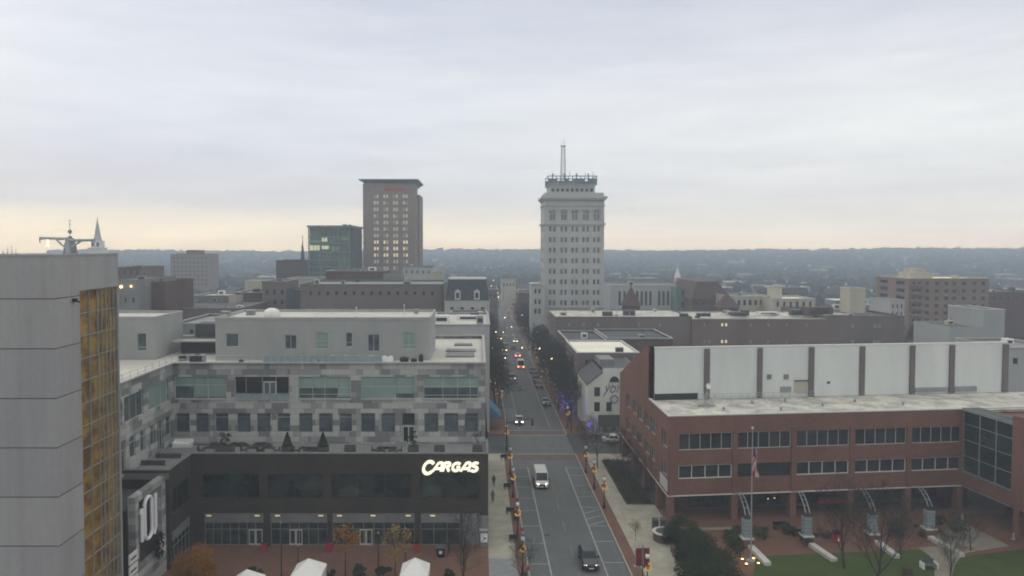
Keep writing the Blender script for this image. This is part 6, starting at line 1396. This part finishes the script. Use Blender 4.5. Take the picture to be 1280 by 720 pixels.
# ================================================================== town houses, street trees, woods
hero=[(120,400,140,345),(375,625,120,345),(655,1310,100,312)]
def house_mesh(w,d,h,kind,wall,roof,seed):
    r=random.Random(seed); mb=MB(); mb.box(-w/2,w/2,-d/2,d/2,-6,h)
    if kind=='gable':
        mb.face([(-w/2-.4,-d/2-.4,h),(w/2+.4,-d/2-.4,h),(w/2+.4,0,h+d*.32),(-w/2-.4,0,h+d*.32)],1); mb.face([(w/2+.4,d/2+.4,h),(-w/2-.4,d/2+.4,h),(-w/2-.4,0,h+d*.32),(w/2+.4,0,h+d*.32)],1)
        mb.face([(-w/2,-d/2,h),(-w/2,0,h+d*.31),(-w/2,d/2,h)]); mb.face([(w/2,-d/2,h),(w/2,d/2,h),(w/2,0,h+d*.31)]); mb.box(w*.3,w*.3+.8,-.4,.4,h,h+d*.32+1.2)
    else:
        mb.box(-w/2-.15,w/2+.15,-d/2-.15,d/2+.15,h,h+.3,1)
        for k in range(r.randint(1,4)): x=r.uniform(-w*.35,w*.35); y=r.uniform(-d*.3,d*.3); q=r.uniform(.5,1.6); mb.box(x-q,x+q,y-q,y+q,h+.3,h+.3+q,r.choice((0,3)))
    n=max(2,int(w/3)); nr=max(1,int(h/3.2))
    for a in range(n):
        for b in range(nr):
            x=-w/2+w*(a+.5)/n; z=h-2.6-b*3.1
            if z<.5: continue
            mb.box(x-.5,x+.5,-d/2-.04,-d/2-.005,z,z+1.6,2)
    return mb.build('town_house',[M[wall],M[roof],M['glass_dark'],M['grey_metal']])
specs=[(11,10,7.5,'gable','brick2','slate'),(9,11,7,'gable','cream','roof_dark'),(10,12,8.5,'flat','brick_grey','roof_grey'),(18,14,9,'flat','brick2','roof_dark'),(24,16,8,'flat','cream','roof_light'),(14,12,10,'flat','grey','roof_white'),(12,9,6.5,'gable','whitewall','slate'),(20,18,11,'flat','brick2','roof_grey'),(10,9,7,'gable','brick_tan','brick2')]
protos=[house_mesh(*s_,seed=i) for i,s_ in enumerate(specs)]
rr=random.Random(12); placed_=[]; n=0; used=set(); tries=0
while n<285 and tries<20000:
    tries+=1
    Y=math.exp(rr.uniform(math.log(215),math.log(1900))); px=rr.uniform(120,1330); X=(px-598)*Y/900
    if Y<345 and any(a<=px<=b and Y<y1 for a,b,y0,y1 in hero): continue
    if abs(X-11.4)<(24 if Y<450 else 14) and Y<640: continue
    if 618<px<660 and Y>560 and Y<900: continue
    md_=13+Y*.012
    if any((X-x)**2+(Y-y)**2<md_**2 for x,y in placed_): continue
    placed_.append((X,Y)); k=rr.randrange(len(protos)) if Y<900 else rr.choice((0,1,1,4,6,6,8,5))
    o=protos[k] if k not in used else protos[k].copy()
    if k in used: COL.objects.link(o)
    used.add(k); o.location=(X,Y,max(-8,terr(X,Y)+.2 if Y>500 or abs(X)>400 else 0)); o.rotation_euler=(0,0,rr.choice((0,0,0,R(90),R(180),R(8),R(-12))))
    q=rr.uniform(.8,1.15); o.scale=(q,q,rr.uniform(.75,1.1) if Y<420 else q); 
    tag(o,'small hazy town house or flat roofed block among the distant roofs and bare trees','house','distant town houses'); n+=1
for k,p in enumerate(protos):
    if k not in used: bpy.data.objects.remove(p)
# bare trees along both pavements up the street
S_=tree_proto('street_tree','','tree',9.0,33,'bark','street trees up the street',depth=4,spread=.9,clear=.28,nb=(5,6),twig=.03,r0=.17,up=.5)
S2=tree_proto('street_tree','','tree',8.5,77,'bark','street trees up the street',depth=4,spread=.95,clear=.28,nb=(5,6),twig=.028,r0=.17,up=.5)
LABR='dark bare street tree in the dense row along the right pavement beyond the crossing'; LABL='dark bare street tree in the row along the left pavement beyond the crossing'
S_['label']=LABR; S2['label']=LABL; S2['group']='street trees on the far left side'; S_['group']='street trees on the far right side'
f1=f2=True; rr=random.Random(4)
for k in range(26):
    y=149+k*6.3
    place(S_,19.3+rr.uniform(-.5,.5),y,.13,rr.uniform(.95,1.25),rr.uniform(0,6),None,first=f1); f1=False
for k in range(22):
    y=156+k*7.4; place(S2,4.0+rr.uniform(-.4,.4),y,.13,rr.uniform(.8,1.05),rr.uniform(0,6),None,first=f2); f2=False
mids=[(1060,205),(1127,208),(1150,232),(1165,228),(1178,226),(1209,160),(1262,150),(300,250),(270,240),(600,330),(650,340),(655,360),(612,350),(208,230),(560,262),(590,280),(1100,222),(1240,175)]
for k,(px,Y) in enumerate(mids):
    c=place(S_,(px-598)*Y/900,Y,0,rr.uniform(.9,1.2),rr.uniform(0,6)); c['label']='bare tree standing between the mid distance buildings'; c['group']='bare trees among the mid distance buildings'
# purple light strings
def bulbs(name,label,pts,m='purple',r=.07):
    mb=MB()
    for p in pts: mb.ball(p,r,4)
    o=mb.build(name,M[m],origin=pts[0],world=True); tag(o,label,'string lights'); return o
rr=random.Random(8)
bulbs('string_lights','purple string lights wound through the bare tree on the right pavement past the crossing',[(19.2+rr.gauss(0,.9),157+rr.uniform(-8,9),.6+abs(rr.gauss(1.8,1.5))) for _ in range(130)],r=.06)
bulbs('string_lights','vertical purple light strip on the street corner of the mural building',[(21.2,140.9,2.2+.26*k) for k in range(26)],r=.05)
bulbs('string_lights','bright violet cluster of lights at the foot of the mural building',[(22.0+rr.gauss(0,.25),140.3+rr.gauss(0,.1),1.6+rr.gauss(0,.5)) for _ in range(40)],r=.07)
bulbs('string_lights','scattered tiny warm string lights in the bare trees on the far left pavement',[(4.6+rr.gauss(0,.9),160+rr.random()**1.2*150,1.5+abs(rr.gauss(2,1.6))) for _ in range(60)],'headlight_far',.05)
bulbs('string_lights','scattered tiny warm string lights in the bare trees on the far right pavement',[(18.6+rr.gauss(0,1.0),172+rr.random()*140,1.5+abs(rr.gauss(2,1.6))) for _ in range(60)],'headlight_far',.05)
placed('car_white','sedan',12.9,236,R(180),'pale car with red tail lights ahead of the white box van',tail='taillight',grp='distant traffic up the street')
placed('car_grey','suv',12.4,254,R(180),'dark car driving away far up the street in the right lane',tail='fl_red',grp='distant traffic up the street')
# warm lights far up the street: lit shop lamps on posts
for k,(px,py,Y) in enumerate(((622,367,330),(623,372,320),(614,358,360),(617,351,380),(653,395,280),(631,398,275),(675,437,200),(690,450,172),(672,416,235),(620,416,240),(653,436,230))):
    z=37-(py-306)*Y/900; X=(px-598)*Y/900
    if z<2.5: z=3.2
    mb=MB(); mb.tube((0,0,-z),(0,0,0),.07,.05,5,1); mb.ball((0,0,.2),.15,6,0); tag(mb.build('far_street_lamp',[M['headlight_far'],M['black_metal']],origin=(X,Y,z)),'small warm point of light on a post far up the street','street lamp','far warm street lamps')
mb=MB(); mb.tube((0,0,-26),(0,0,0),.2,.12,6,1); mb.ball((0,0,0),1.0,6); tag(mb.build('tower_light',[M['warm'],M['steel']],origin=((260.5-598)*600/900,600,37-(321.5-306)*600/900)),'single bright warm light on a tall mast over the left horizon','lamp')

# far wood as one mass
import array
rr=random.Random(99)
t_=(1+5**.5)/2
ico=[Vector(v).normalized() for v in ((-1,t_,0),(1,t_,0),(-1,-t_,0),(1,-t_,0),(0,-1,t_),(0,1,t_),(0,-1,-t_),(0,1,-t_),(t_,0,-1),(t_,0,1),(-t_,0,-1),(-t_,0,1))]
icf=[(0,11,5),(0,5,1),(0,1,7),(0,7,10),(0,10,11),(1,5,9),(5,11,4),(11,10,2),(10,7,6),(7,1,8),(3,9,4),(3,4,2),(3,2,6),(3,6,8),(3,8,9),(4,9,5),(2,4,11),(6,2,10),(8,6,7),(9,8,1)]
vs=[];fs=[]
for _ in range(17000):
    Y=math.exp(rr.uniform(math.log(330),math.log(2640))); px=rr.uniform(60,1400); X=(px-598)*Y/900
    if Y<520 and abs(X-11)<20: continue
    if Y<620 and rr.random()<.6: continue
    if any((X-x)**2+(Y-y)**2<11**2 for x,y in placed_[:]) and Y<1900: continue
    if Y<400 and abs(X)>0 and rr.random()<.5: continue
    r_=rr.uniform(2.6,5.2)*(1+Y/3500); h_=rr.uniform(1.0,1.5)*(1-Y/6500); z=terr(X,Y)+r_*h_*.7; b=len(vs)
    for v in ico: vs.append((X+v.x*r_*rr.uniform(.65,1.25),Y+v.y*r_*rr.uniform(.65,1.25),z+v.z*r_*h_*rr.uniform(.7,1.2)))
    fs+= [(a+b,c+b,d+b) for a,c,d in icf]
me=bpy.data.meshes.new('woodland'); me.from_pydata(vs,[],fs); me.materials.append(M['wood_far']); me.update()
o=bpy.data.objects.new('woodland',me); COL.objects.link(o); tag(o,'mass of bare grey woodland covering the hills behind the town','woodland',kind='stuff')

# ================================================================== sky, sun, haze
w=bpy.data.worlds.new('World'); scene.world=w; w.use_nodes=True; nt=w.node_tree
bg=nt.nodes['Background']; bg.inputs['Strength'].default_value=1.0
sky=nt.nodes.new('ShaderNodeTexSky'); sky.sky_type='NISHITA'; sky.sun_disc=False; sky.sun_elevation=R(14); sky.sun_rotation=R(-50); sky.dust_density=4
sc_=nt.nodes.new('ShaderNodeMix'); sc_.data_type='RGBA'; sc_.blend_type='MULTIPLY'; sc_.inputs[0].default_value=1; nt.links.new(sky.outputs[0],sc_.inputs[6]); sc_.inputs[7].default_value=(.1,.1,.1,1)
tc=nt.nodes.new('ShaderNodeTexCoord'); sp=nt.nodes.new('ShaderNodeSeparateXYZ'); nt.links.new(tc.outputs['Generated'],sp.inputs[0])
n1=noise(nt,1.6,5,.55,(1,1,5.5),tc.outputs['Generated']); n2=noise(nt,5,4,.6,(1,1,7),tc.outputs['Generated'])
# elevation disturbed by noise so the bands are uneven
ad=nt.nodes.new('ShaderNodeMath'); ad.operation='MULTIPLY_ADD'; nt.links.new(n1,ad.inputs[0]); ad.inputs[1].default_value=.035; nt.links.new(sp.outputs[2],ad.inputs[2])
sb_=nt.nodes.new('ShaderNodeMath'); sb_.operation='SUBTRACT'; nt.links.new(ad.outputs[0],sb_.inputs[0]); sb_.inputs[1].default_value=.0175
SIG=.0009; HZ=(.27,.315,.365)
def cr(stops):
    n=nt.nodes.new('ShaderNodeValToRGB'); e=n.color_ramp.elements
    e[0].position=stops[0][0]; e[0].color=(*stops[0][1],1); e[1].position=stops[-1][0]; e[1].color=(*stops[-1][1],1)
    for p,c in stops[1:-1]: q=e.new(p); q.color=(*c,1)
    nt.links.new(sb_.outputs[0],n.inputs[0]); return n.outputs[0]
ZEN=(1.16,1.15,1.07)
LEFT=cr([(0,(.86,.75,.60)),(.02,(.89,.80,.65)),(.038,(.82,.77,.68)),(.056,(.65,.66,.69)),(.12,(.63,.67,.75)),(.2,(.73,.78,.85)),(.33,(.65,.69,.79)),(.55,ZEN)])
RIGHT=cr([(0,(.80,.71,.63)),(.03,(.78,.75,.71)),(.07,(.75,.76,.77)),(.14,(.86,.88,.89)),(.22,(.80,.82,.86)),(.33,(.62,.66,.75)),(.55,ZEN)])
az=nt.nodes.new('ShaderNodeMapRange'); az.inputs[1].default_value=-.45; az.inputs[2].default_value=.45; nt.links.new(sp.outputs[0],az.inputs[0])
base=mix(nt,az.outputs[0],LEFT,RIGHT)
cl=ramp(nt,n2,.3,.7); base=mix(nt,.6,base,mix(nt,cl,mix(nt,1,base,(.89,.90,.93),'MULTIPLY'),mix(nt,1,base,(1.08,1.07,1.05),'MULTIPLY')))
fin=mix(nt,.93,sc_.outputs[2],base)
def mth(op,a,b=None,c=None):
    n=nt.nodes.new('ShaderNodeMath'); n.operation=op
    for i_,v in enumerate((a,b,c)):
        if v is None: continue
        if hasattr(v,'is_linked'): nt.links.new(v,n.inputs[i_])
        else: n.inputs[i_].default_value=v
    return n.outputs[0]
# sky colour brightened toward the horizon to cancel the dimming by the haze box
yy=mth('MAXIMUM',mth('DIVIDE',2725.0,sp.outputs[1]),mth('DIVIDE',-320.0,sp.outputs[1]))
capd=mth('MINIMUM',mth('MINIMUM',yy,mth('DIVIDE',3550.0,mth('MAXIMUM',mth('ABSOLUTE',sp.outputs[0]),.01))),3300.0)
T=mth('EXPONENT',mth('MULTIPLY',mth('MINIMUM',mth('DIVIDE',39.0,mth('MAXIMUM',sp.outputs[2],.001)),capd),-SIG))
vm=nt.nodes.new('ShaderNodeVectorMath'); vm.operation='SCALE'; vm.inputs[0].default_value=HZ; nt.links.new(mth('SUBTRACT',1.0,T),vm.inputs['Scale'])
v2=nt.nodes.new('ShaderNodeVectorMath'); v2.operation='SUBTRACT'; nt.links.new(fin,v2.inputs[0]); nt.links.new(vm.outputs[0],v2.inputs[1])
v3=nt.nodes.new('ShaderNodeVectorMath'); v3.operation='SCALE'; nt.links.new(v2.outputs[0],v3.inputs[0]); nt.links.new(mth('DIVIDE',1.0,T),v3.inputs['Scale'])
nt.links.new(v3.outputs[0],bg.inputs['Color'])
sl=bpy.data.lights.new('sun','SUN'); sl.energy=.5; sl.angle=R(20); sl.color=(1,.93,.84); so=bpy.data.objects.new('sun',sl); COL.objects.link(so)
el,azr=R(30),R(-50); dirv=Vector((math.sin(azr)*math.cos(el),math.cos(azr)*math.cos(el),math.sin(el))); so.rotation_euler=dirv.to_track_quat('Z','Y').to_euler()
sky.sun_elevation=el; sky.sun_rotation=azr

hm=bpy.data.materials.new('haze_air'); hm.use_nodes=True; hn=hm.node_tree; hn.nodes.clear()
out=hn.nodes.new('ShaderNodeOutputMaterial'); pv=hn.nodes.new('ShaderNodeVolumePrincipled'); pv.inputs['Color'].default_value=(.70,.82,.96,1); pv.inputs['Density'].default_value=.0009; pv.inputs['Anisotropy'].default_value=0
hn.links.new(pv.outputs[0],out.inputs['Volume'])
mb=MB(); mb.box(-3400,3700,-320,2725,-12,76); o=mb.build('haze',hm); tag(o,kind='stuff'); o['label']='thin pale blue haze filling the air over the town'

scene.view_settings.view_transform='Standard'; scene.view_settings.look='None'; scene.view_settings.exposure=0; scene.view_settings.gamma=1
scene.render.engine='CYCLES'; scene.cycles.use_denoising=True; scene.cycles.max_bounces=5; scene.cycles.diffuse_bounces=3; scene.cycles.volume_bounces=0; scene.cycles.sample_clamp_indirect=4; scene.cycles.filter_width=1.9
